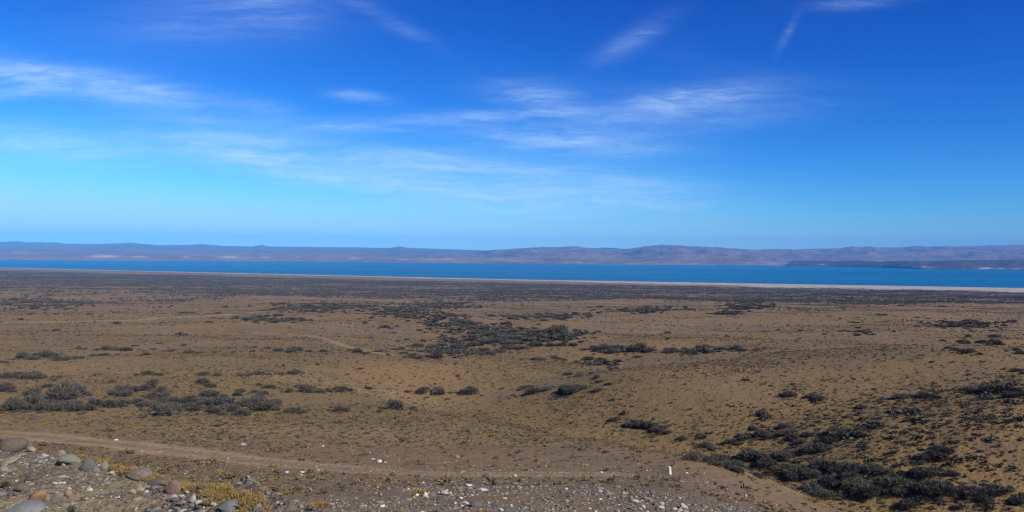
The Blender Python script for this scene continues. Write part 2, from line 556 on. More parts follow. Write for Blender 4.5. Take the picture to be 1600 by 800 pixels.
dT = seg_dist(X, Y, TRACK) + wob(2.5, 0.5, 41)
dP1 = seg_dist(X, Y, PATH1) + wob(9, 1.0, 42)
dP2 = seg_dist(X, Y, PATH2) + wob(6, 0.7, 43)
dT0 = seg_dist(X, Y, TRACK) + wob(6, 0.25, 49)
rut = 0.40 + 0.60 * np.exp(-((dT0 - 0.85) / 0.38) ** 2)
a_track = np.maximum.reduce([(1 - sstep(0.9, 2.3, dT)) * rut, (1 - sstep(1.2, 3.2, dP1)) * 0.55, (1 - sstep(0.4, 1.4, dP2)) * 0.5])
edn = Y - np.interp(X, EX, EYY)
a_mound = (1 - sstep(0.2, 1.1, edn + wob(0.7, 0.35, 44))) * (np.abs(X) < 70)
# gravel fan on the spur
fan_c = [px_ground(*p)[:2] for p in [(620, 790), (760, 778), (900, 785), (1010, 793), (1090, 799)]]
dF = seg_dist(X, Y, fan_c) + wob(1.6, 0.9, 45)
a_fan = 1 - sstep(1.6, 4.2, dF)
a_gravel = np.maximum(a_mound, a_fan * 0.9 * (0.25 + 0.75 * sstep(0.38, 0.6, fbm(X / 2.2, Y / 1.4, 3, 53))))
v_here = FPX * (EYE - Z) / np.maximum(Y, 1)
ysh = shore_y(X, Y)
beach_w = np.interp(X / np.maximum(Y, 1), [-0.7, -0.3, 0.1, 0.35, 0.7], [120, 120, 180, 420, 480])
toS = ysh - Y
a_beach = (1 - sstep(0.6, 1.1, toS / beach_w + wob(90, 0.5, 46))) * (Y > 900)
# yellow grass grows among the shrubs
a_grass = np.zeros_like(X)
for (key, px, py, pw, sx, sy, sz) in shrub_pts:
    r = max(1.2, pw / FPX * sy * 1.6)
    m = (np.abs(X - sx) < 3 * r) & (np.abs(Y - sy) < 3 * r)
    a_grass[m] = np.maximum(a_grass[m], np.exp(-(((X[m] - sx) ** 2 + (Y[m] - sy) ** 2) / (r * r))))
gl = seg_dist(X, Y, GULLY)
a_grass = np.clip(a_grass * 0.75 + 0.5 * np.exp(-(gl / 4.5) ** 2) * sstep(0.4, 0.6, fbm(X / 3, Y / 3, 3, 52)), 0, 1)
a_belt = sstep(600, 760, YE + wob(160, 160, 47)) * (1 - sstep(1650, 1780, YE + wob(300, 60, 48)))
far_right_tuft = sstep(14, 26, X) * sstep(34, 46, Y) * (1 - sstep(95, 125, Y))

# ground material
gm, t, b = material('steppe_soil')
geo = t.new('ShaderNodeNewGeometry')
P = geo.outputs['Position']
n_big = t.noise(P, 0.012, 4)
n_mid = t.noise(P, 0.07, 4)
n_sm = t.noise(P, 0.7, 4, 0.6)
n_fine = t.noise(P, 4.0, 4, 0.65)
n_grit = t.noise(P, 22.0, 3, 0.6)
soil = t.mix(t.ramp(n_mid, 0.35, 0.65), (0.250, 0.161, 0.070), (0.184, 0.123, 0.073))
soil = t.mix(t.ramp(n_big, 0.42, 0.62, 0, 0.7), soil, (0.208, 0.139, 0.053))
strk = t.noise(t.mapping(P, rot=(0, 0, 0.12), scale=(0.010, 0.065, 0.05)), 1.0, 5, 0.6)
soil = t.mix(t.ramp(strk, 0.56, 0.72, 0, 0.55), soil, (0.305, 0.218, 0.108))
grassy = t.math('MULTIPLY', t.math('ADD', t.attr('grass'), t.ramp(t.noise(P, 0.045, 5, 0.6), 0.50, 0.68, 0, 0.9), clamp=True), t.ramp(n_sm, 0.3, 0.62))
soil = t.mix(grassy, soil, t.mix(t.ramp(n_fine, 0.35, 0.65), (0.275, 0.182, 0.052), (0.155, 0.116, 0.036)))
# low dry cushions, smaller than can be told apart
vor = t.new('ShaderNodeTexVoronoi')
t.put(vor.inputs['Vector'], P)
vor.inputs['Scale'].default_value = 1.3
spk = t.math('MULTIPLY', t.ramp(vor.outputs['Distance'], 0.16, 0.36, 1, 0), t.ramp(t.noise(P, 0.22, 3), 0.42, 0.62))
spk = t.math('MULTIPLY', spk, t.math('SUBTRACT', 1.0, t.attr('track')))
soil = t.mix(t.math('MULTIPLY', spk, 0.55), soil, (0.120, 0.080, 0.050))
vor2 = t.new('ShaderNodeTexVoronoi')
t.put(vor2.inputs['Vector'], P)
vor2.inputs['Scale'].default_value = 0.22
spk2 = t.math('MULTIPLY', t.ramp(vor2.outputs['Distance'], 0.14, 0.34, 1, 0), t.ramp(t.noise(P, 0.02, 3), 0.45, 0.6))
soil = t.mix(t.math('MULTIPLY', spk2, 0.5), soil, (0.110, 0.078, 0.050))
soil = t.mix(t.ramp(n_grit, 0.35, 0.7, 0, 0.45), soil, t.mix(0.5, soil, (0.15, 0.11, 0.075)))
soil = t.mix(t.math('MULTIPLY', t.attr('belt'), 0.7), soil, (0.150, 0.105, 0.070))
track_c = t.mix(t.ramp(n_fine, 0.3, 0.7), (0.400, 0.275, 0.135), (0.320, 0.220, 0.108))
soil = t.mix(t.math('MULTIPLY', t.attr('track'), t.ramp(n_sm, 0.15, 0.6, 0.45, 1.0)), soil, track_c)
grav = t.mix(t.ramp(n_grit, 0.3, 0.7), (0.160, 0.120, 0.070), (0.225, 0.172, 0.102))
vg = t.new('ShaderNodeTexVoronoi')
t.put(vg.inputs['Vector'], P)
vg.inputs['Scale'].default_value = 26.0
gcol = t.new('ShaderNodeSeparateColor')
t.put(gcol.inputs[0], vg.outputs['Color'])
grav = t.mix(t.ramp(gcol.outputs[0], 0.55, 0.95, 0, 0.6), grav, (0.185, 0.160, 0.115))
soil = t.mix(t.attr('gravel'), soil, grav)
beach_c = t.mix(t.ramp(t.noise(P, 0.03, 4), 0.35, 0.65), (0.47, 0.42, 0.34), (0.31, 0.27, 0.215))
soil = t.mix(t.attr('beach'), soil, beach_c)
soil = t.mix(t.ramp(n_fine, 0.40, 0.66, 0, 0.5), soil, t.mix(1.0, soil, (0.62, 0.60, 0.58), 'MULTIPLY'))
t.put(b.inputs['Base Color'], soil)
bp = t.new('ShaderNodeBump')
bp.inputs['Strength'].default_value = 0.8
bp.inputs['Distance'].default_value = 0.11
hgt = t.math('ADD', t.math('MULTIPLY', n_fine, 1.0), t.math('MULTIPLY', n_grit, 0.35))
t.put(bp.inputs['Height'], hgt)
bp2 = t.new('ShaderNodeBump')
bp2.inputs['Strength'].default_value = 0.7
bp2.inputs['Distance'].default_value = 0.35
t.put(bp2.inputs['Height'], n_sm)
t.put(bp2.inputs['Normal'], bp.outputs[0])
t.put(b.inputs['Normal'], bp2.outputs[0])

fq = quads
qtrack = np.maximum.reduce([1 - sstep(0.9, 2.1, dT)])[fq].mean(1) > 0.5
qp1 = ((1 - sstep(1.2, 3.2, dP1))[fq].mean(1) > 0.5) & ~qtrack
qp2 = ((1 - sstep(0.4, 1.4, dP2))[fq].mean(1) > 0.5) & ~qtrack & ~qp1
qbeach = (a_beach[fq].mean(1) > 0.5) & (toS[fq].mean(1) > -60)
qmound = (a_mound[fq].mean(1) > 0.5) & (Y[fq].mean(1) > 2.0) & (np.abs(X[fq].mean(1)) < 14)
taken = qtrack | qp1 | qp2 | qbeach | qmound


def sub_ground(name, sel, label=None):
    f = fq[sel]
    used, inv = np.unique(f, return_inverse=True)
    me = mesh_np(name, np.stack([X[used], Y[used], Z[used]], 1), inv.reshape(-1, 4), True, [gm])
    for nm, arr in (('track', a_track), ('gravel', a_gravel), ('beach', a_beach), ('grass', a_grass), ('belt', a_belt)):
        add_attr(me, nm, arr[used])
    o = link(bpy.data.objects.new(name, me))
    tag(o, label, None, None, 'structure')
    return o


sub_ground('ground', ~taken, 'dry brown steppe plain sloping down to the lake')
sub_ground('dirt_track', qtrack, 'sandy dirt track crossing below the gravel mound')
sub_ground('footpath', qp1, 'thin pale path across the far left of the plain')
sub_ground('footpath', qp2, 'thin pale path slanting towards the dry wash')
sub_ground('beach', qbeach, 'pale grey lake shore beach')
sub_ground('gravel_mound', qmound, 'stony gravel mound of the road shoulder')

# ------------------------------------------------------------------ lake
lm, t, b = material('lake_water')
geo = t.new('ShaderNodeNewGeometry')
P = geo.outputs['Position']
streak = t.noise(t.mapping(P, scale=(0.00035, 0.0030, 1)), 1.0, 6, 0.6)
t.put(b.inputs['Base Color'], t.mix(t.ramp(streak, 0.38, 0.66), (0.001, 0.070, 0.160), (0.003, 0.138, 0.255)))
b.inputs['Roughness'].default_value = 0.32
b.inputs['Specular IOR Level'].default_value = 0.14
b.inputs['IOR'].default_value = 1.33
wb = t.new('ShaderNodeBump')
wb.inputs['Strength'].default_value = 1.0
wb.inputs['Distance'].default_value = 2.2
t.put(wb.inputs['Height'], t.noise(P, 0.16, 4, 0.6))
t.put(b.inputs['Normal'], wb.outputs[0])
xs = np.linspace(-26000, 26000, 60)
yy = np.geomspace(1250, 16000, 40)
LX, LY = np.meshgrid(xs, yy)
ii = np.arange(LX.size).reshape(LX.shape)
lq = np.stack([ii[:-1, :-1], ii[:-1, 1:], ii[1:, 1:], ii[1:, :-1]], -1).reshape(-1, 4)
lake = link(bpy.data.objects.new('lake', mesh_np('lake', np.stack([LX.ravel(), LY.ravel(), 0 * LX.ravel()], 1), lq, False, [lm])))
tag(lake, 'deep blue lake stretching across the valley', kind='structure')


# ------------------------------------------------------------------ hills across the lake
def hy_px(px):
    return 400 + (px - 800) * math.tan(ROLL)


def hill_material(name, c1, c2, pale, pale_amt=0.0, snow=False):
    m, t, b = material(name)
    geo = t.new('ShaderNodeNewGeometry')
    P = geo.outputs['Position']
    n1 = t.noise(t.mapping(P, scale=(0.0012, 0.0012, 0.006)), 1.0, 6, 0.6)
    n2 = t.noise(t.mapping(P, scale=(0.006, 0.006, 0.02)), 1.0, 5, 0.6)
    c = t.mix(t.ramp(n1, 0.35, 0.65), c1, c2)
    c = t.mix(t.ramp(n2, 0.5, 0.75, 0, 0.45), c, pale)
    pa = t.math('MULTIPLY', t.attr('pale'), t.ramp(n2, 0.38, 0.56))
    c = t.mix(pa, c, (0.92, 0.92, 0.95) if snow else (0.50, 0.43, 0.37))
    t.put(b.inputs['Base Color'], c)
    bpn = t.new('ShaderNodeBump')
    bpn.inputs['Strength'].default_value = 1.0
    bpn.inputs['Distance'].default_value = 60.0
    t.put(bpn.inputs['Height'], n2)
    t.put(b.inputs['Normal'], bpn.outputs[0])
    return m


def hill(name, ridge, shore, Ytop, mat, pales=(), rough=0.22, back=1800, prof=1.0, seed=1, label=None, shelf=None, rows=46):
    """ridge, shore: [(px, py)] lines; shore gives the foot of the slope (at lake level), ridge its skyline at depth Ytop"""
    rp = np.array(ridge, float)
    sp = np.array(shore, float)
    px = np.arange(rp[0, 0], rp[-1, 0] + 1, 3.0)
    u = (px - 800) / FPX
    ry = np.interp(px, rp[:, 0], rp[:, 1])
    sy = np.interp(px, sp[:, 0], sp[:, 1])
    hy = 400 + (px - 800) * math.tan(ROLL)
    Ys = EYE * FPX / np.maximum(sy - hy, 3)
    yt = np.full_like(px, Ytop) if np.isscalar(Ytop) else np.interp(px, [q[0] for q in Ytop], [q[1] for q in Ytop])
    zt = EYE + (hy - ry) / FPX * yt
    V = []
    PA = []
    tt = np.concatenate([[-0.05], np.linspace(0, 1, rows), [1.15, 1.5, 2.0]])
    for q in tt:
        if q <= 1:
            yv = Ys + (yt - Ys) * q
            qq = max(q, 0)
            base = zt * qq ** prof if q >= 0 else -6 + 0 * zt
            xx = u * yv
            nn = np.abs(fbm(xx / 620 + 5, yv / 900, 5, seed) - 0.5) * 2
            n3 = fbm(xx / 190, yv / 330, 4, seed + 9) - 0.5
            env = math.sin(math.pi * min(qq, 1)) ** 0.8
            zz = base + env * zt * rough * (0.4 - 1.3 * nn + 0.7 * n3)
            if shelf is not None:
                zz = zz + env * 0
            if q >= 0:
                zz = np.maximum(zz, 0.4 * qq)
        else:
            yv = yt + (q - 1) * back
            zz = zt - (q - 1) * 60
        V.append(np.stack([u * yv, yv, zz], 1))
        sypx = hy + (EYE - zz) / yv * FPX
        pa = np.zeros_like(px)
        for (cx, cy, a, bb, s) in pales:
            pa = np.maximum(pa, s * np.exp(-((px - cx) / a) ** 2 - ((sypx - cy) / bb) ** 2))
        PA.append(pa)
    V = np.concatenate(V)
    n = len(px)
    k = np.arange(n * len(tt)).reshape(len(tt), n)
    f = np.stack([k[:-1, :-1], k[:-1, 1:], k[1:, 1:], k[1:, :-1]], -1).reshape(-1, 4)
    me = mesh_np(name, V, f, True, [mat])
    add_attr(me, 'pale', np.concatenate(PA))
    o = link(bpy.data.objects.new(name, me))
    tag(o, label, kind='structure')
    return o


SHORE = [(-700, 401), (0, 406), (400, 408.3), (700, 411), (800, 412), (1000, 413.4), (1200, 415), (1600, 418), (2300, 424)]
hm1 = hill_material('far_hill_scrub', (0.21, 0.132, 0.108), (0.14, 0.095, 0.086), (0.33, 0.23, 0.18))
hm2 = hill_material('round_hill_scrub', (0.20, 0.135, 0.11), (0.105, 0.075, 0.07), (0.36, 0.25, 0.20))
hm3 = hill_material('headland_scrub', (0.062, 0.046, 0.044), (0.042, 0.034, 0.035), (0.11, 0.08, 0.068))
hm4 = hill_material('snow_rock', (0.25, 0.26, 0.30), (0.3, 0.3, 0.33), (0.5, 0.5, 0.55), snow=True)

hm5 = hill_material('skyline_scrub', (0.155, 0.115, 0.10), (0.11, 0.085, 0.08), (0.22, 0.165, 0.14))
hill('far_range', [(-700, 372), (-300, 377), (-120, 375), (0, 378), (25, 376.8), (45, 378.8), (60, 377.8), (72, 379), (85, 378.4), (105, 380.6), (150, 381), (190, 380), (205, 378.8),
                   (222, 381), (250, 383), (290, 382.6), (315, 381.4), (345, 384), (395, 385), (408, 382.6), (422, 385.2), (500, 386), (560, 386.4), (605, 387.6),
                   (618, 386), (625, 384.8), (636, 387), (660, 388), (700, 389.4), (760, 391.4), (840, 393)],
     [(-700, 396), (0, 402), (400, 405.6), (840, 409.6)], 15000, hm5, rough=0.10, seed=3, prof=0.6, label='long blue range on the left skyline')
hill('shore_terrace', [(-700, 384), (0, 388.4), (60, 388), (130, 389.6), (200, 390.4), (300, 392.6), (400, 394.4), (500, 395.6), (600, 397), (700, 398.6), (790, 401), (860, 405)],
     SHORE, 8600, hm1, pales=[(165, 400.3, 22, 2.0, 1), (215, 401, 9, 1.6, 0.9), (226, 402, 5, 1.4, .8), (291, 402, 5, 1.2, 0.9), (357, 402, 14, 2.2, 1), (385, 404, 10, 1.2, .6), (458, 401.5, 9, 1.6, 0.9),
                              (415, 402, 8, 1.2, .5), (553, 403, 8, 1.4, 0.8), (626, 405.5, 13, 1.4, 1), (690, 405, 40, 2, 0.35), (512, 403, 12, 1.2, .35), (35, 395, 20, 2, .3)],
     rough=0.30, seed=13, prof=0.75, label='purple brown terrace along the far left shore')
hill('round_hills', [(640, 403), (690, 397), (730, 394), (760, 391.5), (790, 390), (830, 387.4), (860, 386.4), (882, 385.6), (900, 385.4), (915, 387), (945, 388.8), (985, 388.8), (1000, 386.6),
                     (1015, 384.4), (1035, 382.9), (1060, 384), (1100, 386), (1150, 388.8), (1180, 390.6), (1230, 392), (1300, 396), (1420, 403)],
     SHORE, 11500, hm2, pales=[(1180, 411.5, 40, 1.6, .6), (830, 408, 30, 2, .35), (775, 404, 30, 2, .4), (900, 411.5, 50, 1.2, .5), (1020, 412.5, 80, 1.1, .4)], rough=0.42, seed=23, prof=0.8,
     label='broad rounded hills beyond the middle of the lake')
hill('right_range', [(1120, 393), (1180, 390), (1215, 389), (1243, 390.2), (1270, 388.6), (1305, 388.2), (1318, 387), (1330, 384.6), (1345, 386.2), (1357, 385.2), (1370, 386.8), (1410, 386.4), (1435, 384.8), (1450, 385.4), (1500, 384.8),
                     (1560, 384.2), (1600, 383), (1700, 384), (1900, 381), (2300, 383)],
     [(1120, 411), (1600, 416), (2300, 422)], 13500, hm1, rough=0.34, seed=33, prof=0.7, label='blue hill range on the right skyline')
hill('headland', [(1205, 413.8), (1226, 411.0), (1241, 407.6), (1262, 406.9), (1300, 408), (1340, 407.4), (1372, 408.6), (1400, 407.6), (1450, 407.8), (1490, 406.6), (1545, 406.4), (1600, 405.6), (1800, 404), (2300, 407)],
     [(1205, 414.6), (1240, 415.6), (1300, 416.4), (1380, 418), (1440, 420.4), (1500, 421), (1600, 421.8), (1800, 424), (2300, 430)],
     [(1205, 7300), (1300, 6900), (1420, 6000), (1600, 5500), (2300, 5300)], hm3,
     pales=[(1284, 413, 5, 1.0, .5), (1450, 417, 18, 1.6, .4), (1540, 418.8, 10, .7, .8), (1566, 419.6, 8, .6, .8), (1445, 411, 9, 1.5, .4), (1590, 419.6, 8, .6, .5)], rough=0.30, seed=43, prof=0.5,
     label='low dark headland on the far right shore')
hill('snow_peaks', [(1490, 388), (1515, 385), (1530, 384.2), (1545, 383.4), (1560, 383.2), (1575, 384), (1600, 388)],
     [(1490, 405), (1600, 406)], 18300, hm4, pales=[(1545, 384, 60, 8, 1)], rough=0.1, seed=53, label='snow capped peaks behind the right range', rows=12)
hill('snow_peaks', [(915, 391), (935, 387.4), (943, 386.6), (952, 387.6), (962, 387.2), (975, 390)],
     [(915, 405), (975, 405)], 18300, hm4, pales=[(945, 387, 40, 8, 1)], rough=0.1, seed=63, label='snow capped peaks behind the rounded hills', rows=12)

# ------------------------------------------------------------------ vegetation
def foliage_material(name, cols, rough=0.95, trans=0.0):
    m, t, b = material(name)
    oi = t.new('ShaderNodeObjectInfo')
    r = t.new('ShaderNodeValToRGB')
    el = r.color_ramp.elements
    while len(el) < len(cols):
        el.new(0.5)
    for i, c in enumerate(cols):
        el[i].position = i / max(1, len(cols) - 1)
        el[i].color = (*c, 1)
    t.put(r.inputs[0], oi.outputs['Random'])
    tcn = t.new('ShaderNodeTexCoord')
    n = t.noise(tcn.outputs['Object'], 3.0, 3)
    c = t.mix(t.ramp(n, 0.35, 0.68), r.outputs[0], t.mix(0.5, r.outputs[0], (0.115, 0.105, 0.092)))
    isl = t.new('ShaderNodeNewGeometry')
    c = t.mix(t.math('MULTIPLY', isl.outputs['Random Per Island'], 0.5), c, t.mix(0.35, c, (0.02, 0.02, 0.02)))
    c = t.mix(t.ramp(isl.outputs['Random Per Island'], 0.84, 0.9, 0, 0.75), c, t.mix(0.65, c, (0.26, 0.225, 0.175)))
    t.put(b.inputs['Base Color'], c)
    b.inputs['Roughness'].default_value = rough
    b.inputs['Specular IOR Level'].default_value = 0.08
    return m


fol_m = foliage_material('shrub_foliage', [(0.060, 0.063, 0.046), (0.080, 0.066, 0.060), (0.066, 0.072, 0.044), (0.105, 0.096, 0.084), (0.060, 0.048, 0.046), (0.076, 0.078, 0.066)])
pale_m = foliage_material('silvery_foliage', [(0.135, 0.140, 0.105), (0.120, 0.125, 0.098)])
twig_m = foliage_material('shrub_twigs', [(0.13, 0.105, 0.085), (0.17, 0.145, 0.12)])
cush_m = foliage_material('dry_cushion', [(0.200, 0.136, 0.056), (0.115, 0.080, 0.044), (0.228, 0.157, 0.060), (0.068, 0.050, 0.038), (0.160, 0.112, 0.060), (0.195, 0.146, 0.046)])
yel_m = foliage_material('yellow_grass', [(0.38, 0.225, 0.040), (0.31, 0.180, 0.035), (0.38, 0.265, 0.07), (0.25, 0.18, 0.045)])


def spiky_dome(seed, n, lobes, ln, wd, height=0.7, up=0.35, fill=0.55):
    """a shrub crown: leafy twig faces spread through several overlapping lobes (unit radius)"""
    r = np.random.default_rng(seed)
    L = []
    for k in range(lobes):
        a = r.uniform(0, 2 * math.pi)
        d = math.sqrt(r.uniform(0, 1)) * 0.78 if k else 0
        rr = r.uniform(0.24, 0.55)
        L.append((d * math.cos(a), d * math.sin(a), r.uniform(0.12, 0.5) * height, rr, rr * r.uniform(0.75, 1.05) * height * 1.25))
    V = []
    F = []
    for i in range(n):
        lx, ly, lz, rr, rz = L[r.integers(len(L))]
        v = r.normal(size=3)
        v /= np.linalg.norm(v)
        if v[2] < -0.35:
            v[2] = -v[2]
        q = r.uniform(fill, 1.05) ** 0.5
        p = np.array([lx + v[0] * rr * q, ly + v[1] * rr * q, max(0.02, lz + v[2] * rz * q)])
        d = v + r.normal(size=3) * 0.55 + np.array([0, 0, up])
        d /= np.linalg.norm(d)
        s = np.cross(d, r.normal(size=3))
        s /= np.linalg.norm(s) + 1e-9
        l = ln * r.uniform(0.5, 1.5)
        ww = wd * r.uniform(0.6, 1.4)
        base = len(V)
        V += [p - s * ww * 0.5, p + s * ww * 0.5, p + d * l * 0.6 + s * ww * 0.55, p + d * l - s * ww * 0.1]
        F.append((base, base + 1, base + 2, base + 3))
    V = np.array(V)
    V[:, 2] = np.maximum(V[:, 2], -0.05)
    return V, np.array(F)


def stems(seed, n=9):
    r = np.random.default_rng(seed)
    V = []
    F = []
    for i in range(n):
        a = r.uniform(0, 2 * math.pi)
        tip = np.array([math.cos(a) * r.uniform(.3, .85), math.sin(a) * r.uniform(.3, .85), r.uniform(.45, .8)])
        root = np.array([math.cos(a) * .06, math.sin(a) * .06, -.08])
        mid = root * .5 + tip * .5 + r.normal(size=3) * .07
        base = len(V)
        for c, w_ in ((root, .034), (mid, .022), (tip, .006)):
            for k in range(3):
                an = k * 2.094
                V.append(c + np.array([math.cos(an) * w_, math.sin(an) * w_, 0]))
        for s in range(2):
            for k in range(3):
                p = base + s * 3
                F.append((p + k, p + (k + 1) % 3, p + 3 + (k + 1) % 3, p + 3 + k))
    return np.array(V), np.array(F)


NPROTO = 9
crown_me = [mesh_np('shrub_crown', *spiky_dome(100 + i, 1900, 6 + i % 5, 0.24, 0.040, 0.82 if i % 3 else 0.62, 0.5, 0.25), mats=[fol_m]) for i in range(NPROTO)]
small_me = [mesh_np('shrub_small', *spiky_dome(200 + i, 420, 4 + i % 3, 0.24, 0.13, 0.66), mats=[fol_m]) for i in range(6)]
stem_me = [mesh_np('shrub_stems', *stems(300 + i), mats=[twig_m]) for i in range(4)]
pale_me = [mesh_np('silvery_crown', *spiky_dome(400 + i, 1800, 6, 0.22, 0.05, 0.8, 0.7), mats=[pale_m]) for i in range(2)]

ORD = ['leftmost', 'second from left', 'third from left', 'fourth from left', 'fifth from left', 'sixth from left', 'seventh from left', 'eighth from left',
       'ninth from left', 'tenth from left', 'eleventh from left', 'twelfth from left', 'thirteenth from left', 'fourteenth from left', 'fifteenth from left', 'sixteenth from left']
NTH = ['first', 'second', 'third', 'fourth', 'fifth', 'sixth', 'seventh', 'eighth', 'ninth', 'tenth', 'eleventh', 'twelfth', 'thirteenth', 'fourteenth',
       'fifteenth', 'sixteenth', 'seventeenth', 'eighteenth', 'nineteenth', 'twentieth', 'last']
by = {}
for s in shrub_pts:
    by.setdefault(s[0], []).append(s)
for key, lst in by.items():
    lst.sort(key=lambda q: q[1])
    wmax = max(q[3] for q in lst)
    n = len(lst)
    for i, (k_, px, py, pw, x, y, z) in enumerate(lst):
        wid = pw / FPX * y
        sc = wid * 0.5 * 1.13
        rz = random.uniform(0, 6.28)
        tall = random.uniform(0.65, 0.95) if pw < 22 else random.uniform(0.8, 1.1)
        pale = 'pale' in key
        if key in LONE:
            lab = LONE[key]
        elif n <= 16:
            lab = '%s dark shrub %s' % (ORD[i], PHR[key]) if i < len(ORD) else None
        else:
            if pw == wmax and [q[3] for q in lst].count(wmax) == 1:
                lab = 'broadest dark shrub ' + PHR[key]
            elif i == 0:
                lab = 'leftmost dark shrub ' + PHR[key]
            elif i == n - 1:
                lab = 'rightmost dark shrub ' + PHR[key]
            else:
                def cls(q):
                    return 'broad' if q > 0.72 * wmax else ('middling' if q > 0.48 * wmax else 'small')
                sz = cls(pw)
                j = sum(1 for q in lst[:i] if cls(q[3]) == sz)
                lab = '%s %s dark shrub from left %s' % (NTH[j], sz, PHR[key])
        if pw >= 13:
            root = link(bpy.data.objects.new('shrub', None))
            root.empty_display_size = 0.3
            c = link(bpy.data.objects.new('crown', pale_me[i % 2] if pale else crown_me[random.randrange(NPROTO)]), root)
            s_ = link(bpy.data.objects.new('stems', stem_me[random.randrange(4)]), root)
        else:
            root = link(bpy.data.objects.new('shrub', small_me[random.randrange(6)]))
        root.location = (x, y, z - 0.03)
        root.rotation_euler = (0, 0, rz)
        root.scale = (sc * random.uniform(0.85, 1.2), sc * random.uniform(0.85, 1.2), sc * tall)
        tag(root, lab, 'shrub', 'dark shrubs scattered over the steppe')


def scatter(name, pts, scl, rotz, pick, meshes, label, cat, tilt=0.0):
    """one mass of small pieces: points that carry instances of a few shapes"""
    pts = np.asarray(pts, np.float32)
    n = len(pts)
    me = bpy.data.meshes.new(name)
    me.vertices.add(n)
    me.vertices.foreach_set('co', pts.ravel())
    a = me.attributes.new('scl', 'FLOAT_VECTOR', 'POINT')
    a.data.foreach_set('vector', np.asarray(scl, np.float32).ravel())
    rot = np.zeros((n, 3), np.float32)
    rot[:, 2] = rotz
    if tilt:
        rot[:, 0] = rng.normal(0, tilt, n)
        rot[:, 1] = rng.normal(0, tilt, n)
    a = me.attributes.new('rot', 'FLOAT_VECTOR', 'POINT')
    a.data.foreach_set('vector', rot.ravel())
    a = me.attributes.new('pick', 'INT', 'POINT')
    a.data.foreach_set('value', np.asarray(pick, np.int32))
    o = link(bpy.data.objects.new(name, me))
    tag(o, label, cat, None, 'stuff')
    col = bpy.data.collections.new(name + '_shapes')
    for i, m in enumerate(meshes):
        col.objects.link(bpy.data.objects.new('%s_shape_%02d' % (name, i), m))
    ng = bpy.data.node_groups.new(name + '_nodes', 'GeometryNodeTree')
    ng.interface.new_socket('Geometry', in_out='INPUT', socket_type='NodeSocketGeometry')
    ng.interface.new_socket('Geometry', in_out='OUTPUT', socket_type='NodeSocketGeometry')
    gi = ng.nodes.new('NodeGroupInput')
    go = ng.nodes.new('NodeGroupOutput')
    ci = ng.nodes.new('GeometryNodeCollectionInfo')
    ci.inputs['Collection'].default_value = col
    ci.inputs['Separate Children'].default_value = True
    ci.inputs['Reset Children'].default_value = True
    ip = ng.nodes.new('GeometryNodeInstanceOnPoints')
    ip.inputs['Pick Instance'].default_value = True

    def na(nm, typ):
        q = ng.nodes.new('GeometryNodeInputNamedAttribute')
        q.data_type = typ
        q.inputs[0].default_value = nm
        return q.outputs['Attribute']
    ng.links.new(gi.outputs[0], ip.inputs['Points'])
    ng.links.new(ci.outputs[0], ip.inputs['Instance'])
    ng.links.new(na('pick', 'INT'), ip.inputs['Instance Index'])
    ng.links.new(na('rot', 'FLOAT_VECTOR'), ip.inputs['Rotation'])
    ng.links.new(na('scl', 'FLOAT_VECTOR'), ip.inputs['Scale'])
    ng.links.new(ip.outputs[0], go.inputs[0])
    md = o.modifiers.new('scatter', 'NODES')
    md.node_group = ng
    return o


def wedge(n, y0, y1, half=0.80):
    """points spread evenly over the ground of the valley between two distances"""
    y = np.sqrt(rng.uniform(y0 * y0, y1 * y1, n))
    x = rng.uniform(-half, half, n) * y
    return x, y


def track_d(x, y):
    return np.minimum.reduce([seg_dist(x, y, TRACK) - 1.4, seg_dist(x, y, PATH1) - 1.0, seg_dist(x, y, PATH2) - 0.8])


# low cushions and tussocks of the steppe
cush_me = [mesh_np('cushion', *spiky_dome(500 + i, 46, 2 + i % 2, 0.42, 0.24, 0.55, 0.2, 0.3), mats=[cush_m]) for i in range(6)]
dark_me = [mesh_np('heath', *spiky_dome(520 + i, 60, 3, 0.36, 0.22, 0.6, 0.2, 0.3), mats=[fol_m]) for i in range(4)]
tus_me = [mesh_np('tussock', *spiky_dome(540 + i, 60, 2, 0.75, 0.09, 0.35, 1.2, 0.3), mats=[yel_m]) for i in range(4)]
x, y = wedge(150000, 60, 620)
dens = 0.25 + 0.75 * sstep(0.42, 0.62, fbm(x / 30, y / 22, 4, 73))
keep = (rng.uniform(size=len(x)) < dens * (0.55 + 0.45 * sstep(60, 200, y))) & (track_d(x, y) > 0)
x, y = x[keep], y[keep]
s = np.clip(rng.lognormal(-1.55, 0.4, len(x)), 0.1, 0.5) * np.interp(y, [60, 200, 620], [0.6, 0.85, 1.1])
scatter('heath', np.stack([x, y, ground_z(x, y) - 0.01], 1), np.stack([s, s, s * 0.8], 1), rng.uniform(0, 6.28, len(x)), rng.integers(0, 8, len(x)),
        [mesh_np('heath_piece', *spiky_dome(560 + i, 26, 2, 0.5, 0.34, 0.6, 0.2, 0.3), mats=[cush_m if i < 4 else fol_m]) for i in range(8)],
        'small dark heath tufts flecking the plain', 'heath')
x, y = wedge(430000, 17, 230, 0.72)
k_ = rng.uniform(size=len(x)) < np.interp(y, [17, 60, 150, 230], [1.0, 1.0, 0.4, 0.05])
x, y = x[k_], y[k_]
ed = y - np.interp(x, EX, EYY)
dens = sstep(0.40, 0.62, fbm(x / 19, y / 12, 4, 71))
tuftslope = sstep(14, 26, x) * sstep(34, 46, y) * (1 - sstep(58, 78, y))
dens = np.clip(0.12 + 0.75 * dens + 0.35 * tuftslope, 0, 1)
keep = (rng.uniform(size=len(x)) < dens) & (track_d(x, y) > 0) & (ed > 6) & (seg_dist(x, y, fan_c) > 3.0)
x, y = x[keep], y[keep]
ts = tuftslope[keep]
